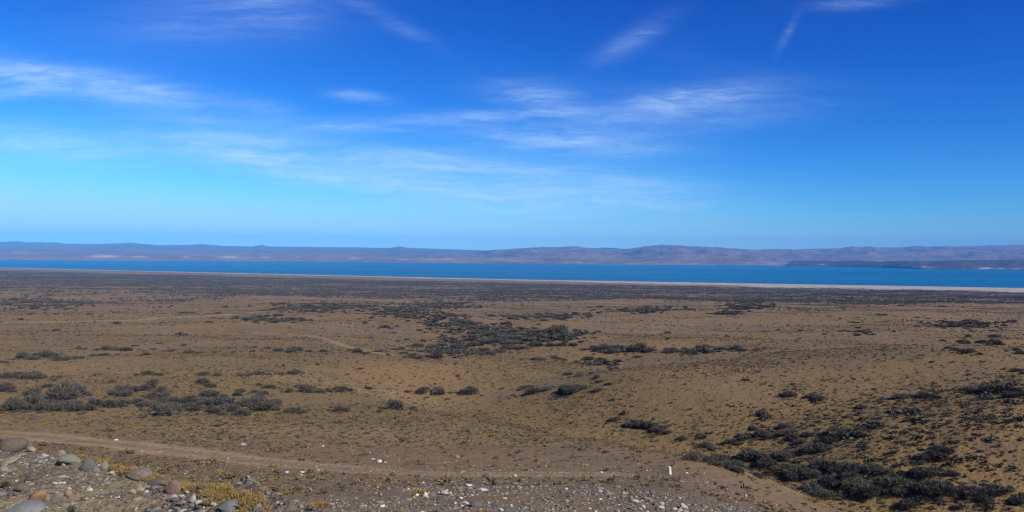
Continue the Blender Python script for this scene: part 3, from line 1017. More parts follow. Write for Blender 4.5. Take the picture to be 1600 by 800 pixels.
s = rng.lognormal(-2.45, 0.45, len(x)) * (1 + 0.5 * ts * rng.uniform(0, 1, len(x)))
s = np.clip(s, 0.04, 0.45)
pick = rng.integers(0, 6, len(x))
dk = rng.uniform(size=len(x)) < (0.035 + 0.26 * ts)
pick[dk] = rng.integers(6, 10, dk.sum())
s[dk] *= 1 + 0.7 * ts[dk]
yl = (~dk) & (rng.uniform(size=len(x)) < 0.11)
pick[yl] = rng.integers(10, 14, yl.sum())
scatter('ground_cover', np.stack([x, y, ground_z(x, y) - 0.01], 1), np.stack([s, s, s * rng.uniform(0.6, 1.0, len(x))], 1), rng.uniform(0, 6.28, len(x)), pick,
        cush_me + dark_me + tus_me, 'low dry cushions and tussocks covering the steppe', 'ground cover', 0.15)

# scrub of the middle distance, thick along the wash
x, y = wedge(130000, 120, 760)
ym = fbm(x / 60, y / 45, 4, 81)
d2 = seg_dist(x, y, WASH)
cl = np.clip(sstep(0.62, 0.72, ym) * 0.03 + 0.001 + 0.1 * np.exp(-(d2 / 8) ** 2) * sstep(0.35, 0.55, fbm(x / 12, y / 12, 3, 85)), 0, 1)
FARCL = [(630, 488, 45, 8), (690, 478, 40, 4), (695, 500, 35, 6), (745, 509, 48, 8), (790, 520, 40, 8), (860, 528, 60, 8), (960, 548, 55, 5), (1080, 548, 70, 3.5), (930, 568, 50, 7), (870, 610, 45, 4), (430, 499, 50, 4), (1165, 478, 30, 6), (1140, 490, 22, 3), (500, 480, 60, 6), (1500, 508, 45, 5),
         (1345, 519, 25, 5), (860, 495, 50, 3), (1010, 485, 50, 3), (760, 530, 70, 14), (60, 475, 60, 6), (700, 552, 60, 8)]
u_ = x / y
vz = ground_z(x, y)
ppx = 800 + u_ * FPX
ppy = 400 + (ppx - 800) * math.tan(ROLL) + (EYE - vz) / y * FPX
for (cx, cy, a, bb) in FARCL:
    cl = np.maximum(cl, 0.9 * np.exp(-((ppx - cx) / a) ** 2 - ((ppy - cy) / bb) ** 2) * sstep(0.26, 0.44, fbm(x / 9, y / 9, 2, 87)))
keep = (rng.uniform(size=len(x)) < cl) & (track_d(x, y) > 0.5)
x, y = x[keep], y[keep]
# the thick band that follows the dry wash
wx, wy = [], []
for (cx, cy, a, bb, n_) in [(630, 488, 40, 6, 150), (695, 503, 32, 6, 110), (745, 511, 46, 8, 200), (785, 529, 52, 10, 220), (700, 550, 52, 6, 120), (860, 528, 45, 7, 120),
                            (960, 548, 45, 5, 100), (930, 570, 36, 7, 50), (1085, 549, 55, 3, 60)]:
    for k in range(n_):
        g = px_ground(cx + random.gauss(0, a * 0.6), cy + random.gauss(0, bb * 0.6), 60)
        if g and vnoise(np.array(g[0] / 6.0), np.array(g[1] / 6.0), 95) > 0.3:
            wx.append(g[0])
            wy.append(g[1])
x, y = np.concatenate([x, wx]), np.concatenate([y, wy])
s = np.clip(rng.lognormal(-0.4, 0.38, len(x)), 0.28, 1.6) * np.interp(y, [120, 200, 300], [0.8, 1.0, 1.2])
scatter('scrub', np.stack([x, y, ground_z(x, y) - 0.03], 1), np.stack([s * 1.1, s, s * 0.62], 1), rng.uniform(0, 6.28, len(x)), rng.integers(0, 6, len(x)),
        [mesh_np('scrub_piece', *spiky_dome(600 + i, 150, 3, 0.36, 0.24, 0.66), mats=[fol_m]) for i in range(6)],
        'dark scrub patches spread over the far plain', 'scrub')

# low twiggy growth between and around the shrubs
bx_, by_, bs_ = [], [], []
for (key, px, py, pw, sx, sy, sz) in shrub_pts:
    r_ = pw / FPX * sy * 0.5
    for k in range(7 if pw > 12 else 4):
        a_ = random.uniform(0, 6.28)
        d_ = r_ * random.uniform(0.7, 2.6)
        bx_.append(sx + math.cos(a_) * d_ * 1.2)
        by_.append(sy + math.sin(a_) * d_)
        bs_.append(min(0.55, r_ * random.uniform(0.12, 0.42)))
bx_, by_, bs_ = np.array(bx_), np.array(by_), np.array(bs_)
scatter('undergrowth', np.stack([bx_, by_, ground_z(bx_, by_) - 0.02], 1), np.stack([bs_ * 1.2, bs_, bs_ * 0.8], 1), rng.uniform(0, 6.28, len(bx_)), rng.integers(0, 6, len(bx_)),
        [mesh_np('undergrowth_piece', *spiky_dome(650 + i, 160, 3, 0.36, 0.12, 0.66, 0.4, 0.3), mats=[fol_m if i < 4 else twig_m]) for i in range(6)],
        'low twiggy growth between the shrubs', 'undergrowth')

# the dark belt of bushes before the shore
belt_me = []
for i in range(4):
    Vs, Fs, off = [], [], 0
    for k in range(5):
        V_, F_ = spiky_dome(700 + 10 * i + k, 26, 2, 0.5, 0.40, 0.7)
        V_ = V_ * rng.uniform(0.6, 1.15) + np.array([rng.uniform(-5, 5), rng.uniform(-7, 7), 0])
        Vs.append(V_)
        Fs.append(F_ + off)
        off += len(V_)
    belt_me.append(mesh_np('belt_piece', np.concatenate(Vs), np.concatenate(Fs), mats=[fol_m]))

x, y = wedge(190000, 560, 2500)
ye = yeff(x, y)
bel = sstep(610, 770, ye + (fbm(x / 160, y / 160, 3, 47) - 0.5) * 320) * (1 - sstep(1560, 1760, ye + (fbm(x / 300, y / 300, 3, 48) - 0.5) * 120))
bel = bel * (0.45 + 0.55 * sstep(0.35, 0.6, fbm(x / 70, y / 120, 4, 91)))
keep = rng.uniform(size=len(x)) < bel * 0.8
x, y = x[keep], y[keep]
s = np.clip(rng.lognormal(-0.1, 0.3, len(x)), 0.5, 1.8)
scatter('scrub_belt', np.stack([x, y, ground_z(x, y) - 0.05], 1), np.stack([s, s, s * 0.8], 1), rng.uniform(0, 6.28, len(x)), rng.integers(0, 4, len(x)),
        belt_me,
        'dense dark belt of scrub along the lake shore', 'scrub')


# ------------------------------------------------------------------ stones
def stone_material(name, c1, c2, scale=6.0):
    m, t, b = material(name)
    tcn = t.new('ShaderNodeTexCoord')
    oi = t.new('ShaderNodeObjectInfo')
    off = t.vmath('ADD', tcn.outputs['Object'], oi.outputs['Location'])
    n = t.noise(off, scale, 5, 0.65)
    n2 = t.noise(off, scale * 6, 3, 0.6)
    c = t.mix(t.ramp(n, 0.35, 0.65), c1, c2)
    c = t.mix(t.ramp(n2, 0.45, 0.75, 0, 0.4), c, tuple(0.55 * q for q in c1))
    c = t.mix(t.math('MULTIPLY', oi.outputs['Random'], 0.3), c, (0.14, 0.12, 0.10))
    c = t.mix(t.ramp(t.noise(off, scale * 0.4, 4, 0.6), 0.48, 0.68, 0, 0.35), c, (0.235, 0.175, 0.100))
    t.put(b.inputs['Base Color'], c)
    b.inputs['Roughness'].default_value = 0.8
    b.inputs['Specular IOR Level'].default_value = 0.3
    bpn = t.new('ShaderNodeBump')
    bpn.inputs['Strength'].default_value = 0.5
    bpn.inputs['Distance'].default_value = 0.12
    t.put(bpn.inputs['Height'], n2)
    t.put(b.inputs['Normal'], bpn.outputs[0])
    return m


SM = {
    'brown': stone_material('brown_stone', (0.115, 0.092, 0.068), (0.17, 0.135, 0.098)),
    'tan': stone_material('tan_stone', (0.34, 0.27, 0.17), (0.42, 0.34, 0.23)),
    'pink': stone_material('pinkish_stone', (0.30, 0.21, 0.15), (0.37, 0.28, 0.20)),
    'green': stone_material('green_grey_stone', (0.19, 0.19, 0.145), (0.25, 0.24, 0.18)),
    'slate': stone_material('slate_stone', (0.105, 0.105, 0.10), (0.145, 0.14, 0.13)),
    'grey': stone_material('grey_stone', (0.21, 0.18, 0.145), (0.28, 0.24, 0.19)),
    'orange': stone_material('orange_stone', (0.36, 0.20, 0.065), (0.30, 0.19, 0.09)),
    'red': stone_material('reddish_stone', (0.20, 0.11, 0.075), (0.34, 0.24, 0.17), 14),
    'pale': stone_material('pale_stone', (0.48, 0.44, 0.36), (0.55, 0.51, 0.43)),
    'white': stone_material('white_stone', (0.62, 0.58, 0.51), (0.74, 0.70, 0.63)),
    'blue': stone_material('bluish_stone', (0.20, 0.215, 0.205), (0.28, 0.285, 0.26)),
    'dark': stone_material('dark_brown_stone', (0.055, 0.040, 0.035), (0.075, 0.055, 0.045)),
}


def ico(sub):
    import bmesh
    bm = bmesh.new()
    bmesh.ops.create_icosphere(bm, subdivisions=sub, radius=1.0)
    V = np.array([v.co[:] for v in bm.verts])
    F = np.array([[v.index for v in f.verts] for f in bm.faces])
    bm.free()
    return V, F


def stone_mesh(seed, sub=3, facets=0, lump=0.18):
    r = np.random.default_rng(seed)
    V, F = ico(sub)
    d = V.copy()
    R_ = np.ones(len(V))
    for k in range(5):
        q = r.normal(size=3)
        q /= np.linalg.norm(q)
        R_ += lump * 0.5 * np.sin(2.2 * (d @ q) + r.uniform(0, 6.28)) * r.uniform(0.3, 1)
    for k in range(facets):
        q = r.normal(size=3)
        q /= np.linalg.norm(q)
        lim = r.uniform(0.55, 0.82)
        pr = (d * R_[:, None]) @ q
        cut = pr > lim
        R_[cut] *= lim / pr[cut]
    V = d * R_[:, None]
    V /= np.abs(V).max(0)
    return V, F


round_v = [stone_mesh(800 + i, 3, 3, 0.32) for i in range(4)]
slab_v = [stone_mesh(820 + i, 3, 9, 0.12) for i in range(5)]
pebble_v = [stone_mesh(840 + i, 2, 6, 0.2) for i in range(5)]
_cache = {}


def stone_me(kind, i, colr):
    k = (kind, i, colr)
    if k not in _cache:
        V, F = {'r': round_v, 's': slab_v, 'p': pebble_v}[kind][i]
        _cache[k] = mesh_np(colr + '_stone', V, F, kind != 'p' or True, [SM[colr]])
    return _cache[k]


import re
NAMED = []


def short(label):
    return re.split(r' (?:at|on|right|left|below|behind|above|in|beside|beneath|under|lying|between|near|leaning|by|of|low|the) ', label)[0]


def near_name(px, py):
    return min(NAMED, key=lambda q: (q[0] - px) ** 2 + (q[1] - py) ** 2)[2]


def put_stone(name, px, py, wpx, hpx, colr, kind, label, cat='stone', tilt=0.0, yaw=None, group=None, deep=1.0, ymin=3.5):
    g = px_ground(px, min(py + hpx * 0.38, 812), ymin)
    if g is None:
        return
    x, y, z = g
    k = y / FPX
    arr = {'r': 4, 's': 5, 'p': 5}[kind]
    o = link(bpy.data.objects.new(name, stone_me(kind, random.randrange(arr), colr)))
    hw = wpx * k * 0.5 * 1.08
    hh = hpx * k * 0.5 * 1.15
    o.scale = (hw, hw * deep * random.uniform(0.6, 0.85), hh)
    o.rotation_euler = (random.uniform(-.15, .15), tilt, random.uniform(-.25, .25) if yaw is None else yaw)
    o.location = (x, y + hw * 0.3, z + hh * (0.12 if kind == 'p' else (0.46 if kind == 'r' else 0.36)))
    tag(o, label, cat, group)
    if name != 'pebble':
        NAMED.append((px, py, short(label)))
    return o


NEAR = 'cobbles on the gravel mound'
FANG = 'cobbles on the gravel fan'
for q in [
    (12, 695, 46, 25, 'brown', 'r', 'large smooth brown boulder at the top of the gravel mound', 'boulder', -0.25),
    (48, 702, 13, 9, 'tan', 'r', 'small yellowish tan stone right of the large brown boulder', 'stone', 0),
    (13, 720, 30, 13, 'tan', 's', 'long pale tan slab below the large brown boulder', 'stone', -0.35),
    (6, 732, 15, 11, 'tan', 's', 'short tan stone under the long pale slab at the left edge', 'stone', 0),
    (92, 709, 18, 11, 'pink', 'r', 'pinkish tan stone behind the green grey boulder', 'stone', 0),
    (105, 719, 33, 19, 'green', 'r', 'rounded green grey boulder on the crest of the gravel mound', 'boulder', 0.05),
    (135, 725, 28, 25, 'slate', 'r', 'dark blue grey boulder beside the green grey one', 'boulder', 0.55),
    (148, 734, 15, 12, 'green', 'r', 'small grey green stone in front of the dark blue grey boulder', 'stone', 0),
    (162, 728, 16, 19, 'green', 's', 'upright green grey stone on the mound crest', 'stone', 0.1),
    (175, 739, 10, 7, 'pale', 'r', 'pale cream stone right of the upright green grey stone', 'stone', 0),
    (213, 741, 44, 15, 'grey', 'r', 'long flat grey boulder lying along the mound edge', 'boulder', 0.08),
    (243, 754, 34, 12, 'slate', 'r', 'long dark slate stone right of the flat grey boulder', 'stone', 0.12),
    (268, 762, 27, 24, 'red', 'r', 'mottled reddish boulder at the foot of the slate stone', 'boulder', 0),
    (269, 777, 15, 8, 'pale', 'r', 'pale stone in front of the mottled reddish boulder', 'stone', 0),
    (300, 780, 11, 12, 'pale', 'r', 'round pale stone right of the mottled reddish boulder', 'stone', 0),
    (52, 777, 32, 20, 'orange', 'r', 'bright orange boulder at the bottom of the gravel mound', 'boulder', -0.15),
    (86, 778, 18, 19, 'grey', 'r', 'smooth grey oval stone right of the orange boulder', 'stone', 0.2),
    (106, 770, 13, 13, 'pink', 's', 'blocky ochre stone right of the grey oval stone', 'stone', 0),
    (32, 763, 22, 15, 'brown', 'r', 'grey brown stone above the orange boulder', 'stone', 0),
    (40, 751, 10, 8, 'dark', 'r', 'small dark stone above the grey brown stone', 'stone', 0),
    (32, 796, 62, 17, 'blue', 'r', 'broad bluish grey rock at the bottom left under the orange boulder', 'boulder', 0),
    (70, 788, 24, 11, 'slate', 's', 'dark slate wedge beneath the orange boulder', 'stone', 0.2),
    (65, 761, 13, 7, 'blue', 's', 'pale greenish flat stone above the orange boulder', 'stone', -0.3),
    (47, 757, 14, 5, 'tan', 's', 'thin tan sliver beside the pale greenish flat stone', 'stone', -0.15),
    (17, 764, 15, 6, 'slate', 's', 'thin dark slab at the left edge of the gravel mound', 'stone', -0.5),
    (356, 791, 36, 15, 'blue', 'r', 'broad blue grey boulder at the bottom edge by the yellow grass', 'boulder', 0),
    (333, 788, 10, 7, 'pale', 'r', 'cream stone left of the broad blue grey boulder', 'stone', 0),
    (393, 764, 28, 10, 'dark', 's', 'dark brown rock behind the yellow grass', 'stone', -0.1),
    (400, 793, 15, 13, 'blue', 'r', 'pale blue stone right of the broad blue grey boulder', 'stone', 0),
    (342, 750, 7, 5, 'pale', 'r', 'small cream pebble above the yellow grass', 'stone', 0),
    (317, 761, 20, 11, 'slate', 'r', 'grey slate stone in the yellow grass', 'stone', 0.1),
    (312, 790, 14, 11, 'slate', 'r', 'dark slate stone near the bottom edge left of the cream stone', 'stone', 0),
    (284, 786, 22, 8, 'blue', 'r', 'half buried bluish stone below the round pale stone', 'stone', 0),
    (240, 797, 18, 9, 'blue', 'r', 'half buried bluish stone at the bottom edge of the mound', 'stone', 0),
    (138, 763, 9, 7, 'pale', 's', 'cream chip on the bare middle of the mound', 'stone', 0),
    (140, 764, 10, 7, 'white', 's', 'whitish rock chip on the bare middle of the mound', 'stone', 0),
    (207, 768, 10, 9, 'tan', 'r', 'light tan stone on the right face of the mound', 'stone', 0),
    (135, 779, 7, 3, 'white', 's', 'thin white chip low on the mound', 'stone', -0.2),
    (228, 768, 7, 4, 'white', 'r', 'small bright white pebble on the right face of the mound', 'stone', 0),
    (85, 755, 9, 5, 'pale', 'r', 'flat pale pebble in the middle of the mound', 'stone', 0),
    (33, 710, 16, 6, 'grey', 's', 'flat grey stone between the tan slab and the small yellowish stone', 'stone', 0),
    (62, 714, 14, 6, 'blue', 's', 'flat bluish stone on the mound top', 'stone', 0),
    (47, 741, 22, 9, 'brown', 's', 'half buried brown slab on the left face of the mound', 'stone', 0.1),
    (105, 741, 20, 8, 'slate', 's', 'flat dark slab below the green grey boulder', 'stone', 0.1),
]:
    put_stone('boulder' if q[7] == 'boulder' else 'cobble', *q[:6], q[6], 'stone', tilt=q[8], group=NEAR, ymin=4.5)

for q in [
    (665, 772, 9, 10, 'white', 's', 'upright white edged stone at the left of the gravel fan', 0.4),
    (674, 773, 12, 9, 'grey', 'r', 'light grey stone leaning on the white edged one', 0),
    (691, 779, 19, 7, 'slate', 's', 'flat dark slate slab on the gravel fan', 0),
    (694, 770, 13, 8, 'pale', 'r', 'cream stone behind the flat dark slate slab', 0),
    (703, 770, 7, 5, 'white', 's', 'small white stone right of the cream stone', 0),
    (742, 788, 23, 11, 'slate', 'r', 'broad grey green boulder low on the gravel fan', 0),
    (725, 786, 15, 6, 'pale', 's', 'flat cream slab left of the broad grey green boulder', 0),
    (755, 765, 15, 5, 'white', 's', 'white slab at the upper right of the stone heap', 0.1),
    (732, 758, 13, 4, 'white', 's', 'long thin white slab at the top of the stone heap', 0.12),
    (711, 757, 11, 6, 'slate', 's', 'bluish stone left of the long thin white slab', 0.2),
    (718, 763, 11, 6, 'green', 's', 'greenish stone below the bluish one in the heap', -0.3),
    (720, 778, 7, 4, 'white', 's', 'white chip in the middle of the stone heap', 0),
    (711, 786, 6, 4, 'white', 'r', 'white pebble left of the flat cream slab', 0),
    (721, 790, 7, 3, 'white', 'r', 'white pebble below the flat cream slab', 0),
    (764, 785, 5, 4, 'white', 's', 'white pebble right of the broad grey green boulder', 0),
    (784, 796, 6, 5, 'white', 's', 'white chip at the bottom edge of the fan', 0),
    (772, 789, 13, 8, 'slate', 'r', 'dark slate stone right of the broad grey green boulder', 0),
    (799, 790, 6, 5, 'white', 's', 'angular white chip right of the dark slate stone', 0),
    (937, 763, 15, 7, 'green', 's', 'pale green grey slab on the crest of the fan', 0.1),
    (930, 765, 7, 6, 'slate', 's', 'dark wedge at the left end of the green grey slab', 0),
    (952, 770, 13, 6, 'grey', 's', 'tilted grey slab on the crest of the fan', 0.5),
    (975, 770, 9, 7, 'tan', 's', 'tan sliver on the crest of the fan', 0.7),
    (994, 783, 14, 5, 'white', 's', 'bright white slab on the right of the fan', 0.1),
    (987, 778, 8, 5, 'blue', 's', 'bluish chip left of the bright white slab', 0),
    (1011, 778, 14, 5, 'grey', 's', 'flat grey slab above the bright white slab', 0.25),
    (1034, 787, 11, 6, 'pale', 's', 'cream slab above the white one near the fan tip', 0.1),
    (1035, 793, 15, 5, 'white', 's', 'white slab near the tip of the fan', 0.15),
    (1025, 787, 9, 7, 'slate', 's', 'dark stone left of the cream slab', 0),
    (1068, 791, 15, 9, 'pale', 's', 'large pale tilted slab at the tip of the fan', 0.45),
    (1048, 782, 11, 6, 'blue', 's', 'blue grey stone on the fan edge', 0.2),
    (1088, 797, 14, 5, 'grey', 's', 'last grey slab at the right end of the fan', 0),
    (1006, 791, 7, 5, 'white', 's', 'small white stone below the bright white slab', 0.3),
    (1001, 795, 7, 3, 'white', 's', 'white chip at the bottom edge below the bright white slab', 0),
    (1062, 797, 9, 6, 'pale', 's', 'pale block under the large tilted slab', 0),
    (855, 778, 12, 7, 'slate', 'r', 'bluish half buried stone in the middle of the fan', 0),
    (878, 768, 9, 5, 'slate', 's', 'dark chip on the upper edge of the fan', 0),
    (805, 742, 4, 3, 'white', 'r', 'white pebble on the upper left of the fan', 0),
    (655, 748, 8, 5, 'slate', 's', 'dark stone above the upright white edged stone', 0),
]:
    put_stone('cobble', *q[:6], q[6], 'stone', tilt=q[7], group=FANG, ymin=12)
for q in [
    (593, 720.5, 9, 5, 'white', 's', 'bright white block beside the dirt track', 0),
    (583, 717, 8, 2.6, 'white', 's', 'flat white chip left of the bright white block', 0.2),
    (602, 722, 5, 2.4, 'white', 's', 'tiny white chip right of the bright white block', 0),
    (504, 697, 5, 3, 'white', 's', 'lone white stone on the plain above the dirt track', 0),
    (181, 687, 7, 3, 'white', 's', 'white stone on the upper edge of the dirt track', 0),
    (380, 694, 11, 3.4, 'pale', 's', 'pale flat stone on the far verge of the dirt track', 0),
    (448, 737.5, 7, 2.6, 'white', 's', 'left white chip of the group on the near verge of the track', 0),
    (472, 737.5, 9, 2.6, 'white', 's', 'long white chip of the group on the near verge of the track', 0),
    (471, 742, 5, 2.4, 'white', 's', 'lower white chip of the group on the near verge of the track', 0),
    (715, 713, 8, 6, 'pink', 's', 'pale pinkish pointed stone on the plain above the fan', 0),
    (595, 772, 3.4, 6, 'pale', 's', 'small upright pale stone left of the fan', 0),
    (594, 785, 17, 5, 'pink', 's', 'flat pinkish slab at the bottom left of the fan', 0),
    (503, 683, 7, 3, 'dark', 'r', 'dark brown stone on the olive grass above the track', 0),
    (54, 653, 15, 6, 'dark', 'r', 'dark brown hump on the grass below the left edge thicket', 0),
    (21, 647, 8, 4, 'dark', 'r', 'smaller dark brown hump at the left edge below the thicket', 0),
    (538, 759, 8, 3, 'dark', 's', 'dark chip on the gravel below the dirt track', 0),
    (1165, 774, 6, 5, 'pale', 'r', 'pale stone on the slope between the fan and the gully', 0),
    (940, 738, 5, 3, 'white', 'r', 'white pebble on the slope left of the marker post', 0),
    (805, 743, 5, 4, 'white', 'r', 'whitish pebble at the end of the dirt track', 0),
]:
    put_stone('stone', *q[:6], q[6], 'stone', tilt=q[7], group='stray stones on the plain', ymin=14)


# pebbles that can still be told apart
def px_fill(n, poly_fn, x0, x1, y0, y1):
    out = []
    while len(out) < n:
        px = random.uniform(x0, x1)
        py = random.uniform(y0, y1)
        if poly_fn(px, py):
            out.append((px, py))
    return out


def on_mound(px, py):
    return py > np.interp(px, [0, 60, 130, 200, 260, 330, 410], [700, 706, 722, 745, 768, 784, 803]) + 2


def on_fan(px, py):
    return py > np.interp(px, [560, 650, 760, 880, 940, 1000, 1100], [775, 752, 745, 752, 764, 778, 802]) + 1


CH = ['white', 'pale', 'grey', 'tan', 'blue', 'slate', 'pink', 'green']
for (px, py) in px_fill(150, on_mound, 0, 400, 702, 799):
    c = random.choices(CH, [1, 2, 4, 3, 1, 3, 2, 3])[0]
    sz = min(11, 2.6 * random.paretovariate(1.7))
    put_stone('pebble', px, py, sz * random.uniform(1, 1.5), sz * 0.75, c, 'p', '%s pebble of the mound, nearest the ' % {'pale': 'cream', 'blue': 'bluish', 'pink': 'pinkish', 'green': 'greenish', 'slate': 'dark slate'}.get(c, c) + near_name(px, py),
              group='pebbles on the gravel mound', ymin=4.5)
for (px, py) in px_fill(120, on_fan, 560, 1100, 745, 799):
    c = random.choices(CH, [3, 3, 5, 2, 2, 4, 1, 2])[0]
    sz = min(8, 1.9 * random.paretovariate(1.8))
    put_stone('pebble', px, py, sz * random.uniform(1, 1.6), sz * 0.75, c, 'p', '%s pebble of the gravel fan, nearest the ' % {'pale': 'cream', 'blue': 'bluish', 'pink': 'pinkish', 'green': 'greenish', 'slate': 'dark slate'}.get(c, c) + near_name(px, py),
              group='pebbles on the gravel fan', ymin=12)

# fine gravel
gr_m = [SM['grey'], SM['brown'], SM['slate'], SM['pale'], SM['tan'], SM['white']]
gmesh = []
for i, mm in enumerate(gr_m):
    V, F = stone_mesh(860 + i, 1, 3, 0.2)
    gmesh.append(mesh_np('gravel_piece', V, F, True, [mm]))
n = 26000
x1 = rng.uniform(-9.5, 1.0, n)
y1 = rng.uniform(4.6, 10.5, n)
ed = y1 - np.interp(x1, EX, EYY)
k1 = ed < rng.uniform(0, 1.0, n)
x1, y1 = x1[k1], y1[k1]
s1 = np.clip(rng.lognormal(-4.55, 0.5, len(x1)), 0.005, 0.03)
n = 26000
x2 = rng.uniform(-9, 8, n)
y2 = rng.uniform(16, 34, n)
k2 = rng.uniform(size=n) < (1 - sstep(1.0, 5.0, seg_dist(x2, y2, fan_c) + (fbm(x2 / 1.6, y2 / 1.6, 3, 45) - 0.5) * 2)) * (0.12 + 0.88 * sstep(0.40, 0.58, fbm(x2 / 2.2, y2 / 1.4, 3, 53))) + 0.02
x2, y2 = x2[k2], y2[k2]
s2 = np.clip(rng.lognormal(-3.75, 0.45, len(x2)), 0.012, 0.07)
x3, y3 = wedge(5000, 18, 48, 0.5)
k3 = (y3 - np.interp(x3, EX, EYY) > 4) & (seg_dist(x3, y3, TRACK) < 7)
x3, y3 = x3[k3], y3[k3]
s3 = np.clip(rng.lognormal(-3.6, 0.4, len(x3)), 0.012, 0.07)
xg = np.concatenate([x1, x2, x3])
yg = np.concatenate([y1, y2, y3])
sg = np.concatenate([s1, s2, s3])
pk = rng.choice(6, len(xg), p=[0.30, 0.38, 0.12, 0.07, 0.11, 0.02])
scatter('gravel', np.stack([xg, yg, ground_z(xg, yg) + sg * 0.25], 1), np.stack([sg * rng.uniform(0.9, 1.5, len(sg)), sg, sg * rng.uniform(0.5, 0.8, len(sg))], 1),
        rng.uniform(0, 6.28, len(xg)), pk, gmesh, 'loose gravel on the mound, the fan and the track verges', 'gravel', 0.3)


# ------------------------------------------------------------------ tussocks of yellow grass and small leafy plants
def tussock_mesh(seed, n=240):
    r = np.random.default_rng(seed)
    V = []
    F = []
    for i in range(n):
        a = r.uniform(0, 6.28)
        q = math.sqrt(r.uniform(0, 1)) * 0.8
        p = np.array([math.cos(a) * q, math.sin(a) * q, -0.05])
        d = np.array([math.cos(a) * q * 0.6, math.sin(a) * q * 0.6, 0]) + r.normal(size=3) * 0.35
        d[2] = 1.0
        d /= np.linalg.norm(d)
        l = r.uniform(0.35, 0.9) * (1.1 - 0.5 * q)
        s = np.cross(d, r.normal(size=3))
        s /= np.linalg.norm(s)
        ww = 0.035
        k = len(V)
        bend = np.array([d[0], d[1], -0.4]) * 0.25 * l
        V += [p - s * ww, p + s * ww, p + d * l * .6 + s * ww * .7, p + d * l * .6 - s * ww * .7, p + d * l + bend]
        F += [(k, k + 1, k + 2, k + 3), (k + 3, k + 2, k + 4, k + 4)]
    return np.array(V), F


def mesh_py(name, V, F, mat):
    me = bpy.data.meshes.new(name)
    me.from_pydata([tuple(v) for v in V], [], [tuple(dict.fromkeys(f)) for f in F])
    me.materials.append(mat)
    me.update()
    return me


tme = [mesh_py('grass_tussock', *tussock_mesh(900 + i), yel_m) for i in range(4)]
for i, (px, py, wp, hp, lab) in enumerate([
    (128, 712, 20, 9, 'topmost yellow grass tussock behind the green grey boulder'),
    (146, 716, 22, 11, 'yellow grass tussock behind the dark blue grey boulder'),
    (165, 716, 18, 12, 'orange tinted grass tussock behind the upright green grey stone'),
    (180, 727, 22, 10, 'yellow grass tussock right of the upright green grey stone'),
    (205, 731, 30, 8, 'low tan grass tussock behind the long flat grey boulder'),
    (263, 746, 24, 10, 'bright yellow tussock behind the dark slate stone'),
    (282, 752, 28, 12, 'broad bright yellow tussock above the mottled reddish boulder'),
    (300, 758, 26, 12, 'yellow green tussock left of the grey slate stone'),
    (326, 763, 26, 11, 'yellow tussock right of the grey slate stone'),
    (345, 768, 28, 10, 'trailing yellow tussock above the broad blue grey boulder'),
    (330, 779, 24, 12, 'straw coloured tussock left of the broad blue grey boulder'),
    (362, 779, 24, 11, 'straw tussock behind the broad blue grey boulder'),
    (385, 782, 26, 17, 'tall ochre tussock left of the pale blue stone'),
    (408, 780, 22, 9, 'pale straw tussock above the pale blue stone'),
]):
    g = px_ground(px, py + hp * 0.5, 4.5)
    x, y, z = g
    k = y / FPX
    o = link(bpy.data.objects.new('grass_tussock', tme[i % 4]))
    o.scale = (wp * k * 0.68, wp * k * 0.5, hp * k * 1.15)
    o.rotation_euler = (0, 0, random.uniform(0, 6))
    o.location = (x, y, z)
    tag(o, lab, 'grass', 'yellow tussocks along the mound')
for i, (px, py, wp, hp, lab) in enumerate([
    (500, 786, 32, 12, 'ochre tussock in the gravel at the bottom edge'),
    (405, 776, 20, 9, 'small straw tussock beside the dark brown rock'),
    (655, 766, 26, 11, 'ochre tussock left of the upright white edged stone'),
    (755, 797, 18, 8, 'small ochre tussock under the broad grey green boulder'),
    (628, 798, 16, 8, 'ochre tussock at the bottom edge left of the fan'),
    (1264, 778, 24, 9, 'yellow tussock beside the silvery shrub'),
]):
    g = px_ground(px, py + hp * 0.5, 12)
    x, y, z = g
    k = y / FPX
    o = link(bpy.data.objects.new('grass_tussock', tme[i % 4]))
    o.scale = (wp * k * 0.68, wp * k * 0.5, hp * k * 1.15)
    o.rotation_euler = (0, 0, random.uniform(0, 6))
    o.location = (x, y, z)
    tag(o, lab, 'grass', 'ochre tussocks by the gravel fan')

mx, my = [], []
for i in range(480):
    q_ = random.random()
    cx_ = 118 + 300 * q_
    cy_ = float(np.interp(cx_, [118, 165, 200, 260, 330, 400, 418], [706, 720, 733, 746, 767, 787, 793])) + random.gauss(0, 5 + 4 * q_)
    if vnoise(np.array(cx_ / 14.0), np.array(cy_ / 9.0), 77) < 0.36:
        continue
    g = px_ground(cx_, min(cy_, 806), 4.5)
    if g and g[1] < 12:
        mx.append(g[0])
        my.append(g[1])
mx, my = np.array(mx), np.array(my)
ms = rng.uniform(0.018, 0.05, len(mx))
scatter('yellow_moss', np.stack([mx, my, ground_z(mx, my)], 1), np.stack([ms * 1.3, ms, ms], 1), rng.uniform(0, 6.28, len(mx)), rng.integers(0, 4, len(mx)), tus_me,
        'yellow mossy growth along the crest of the gravel mound', 'moss')

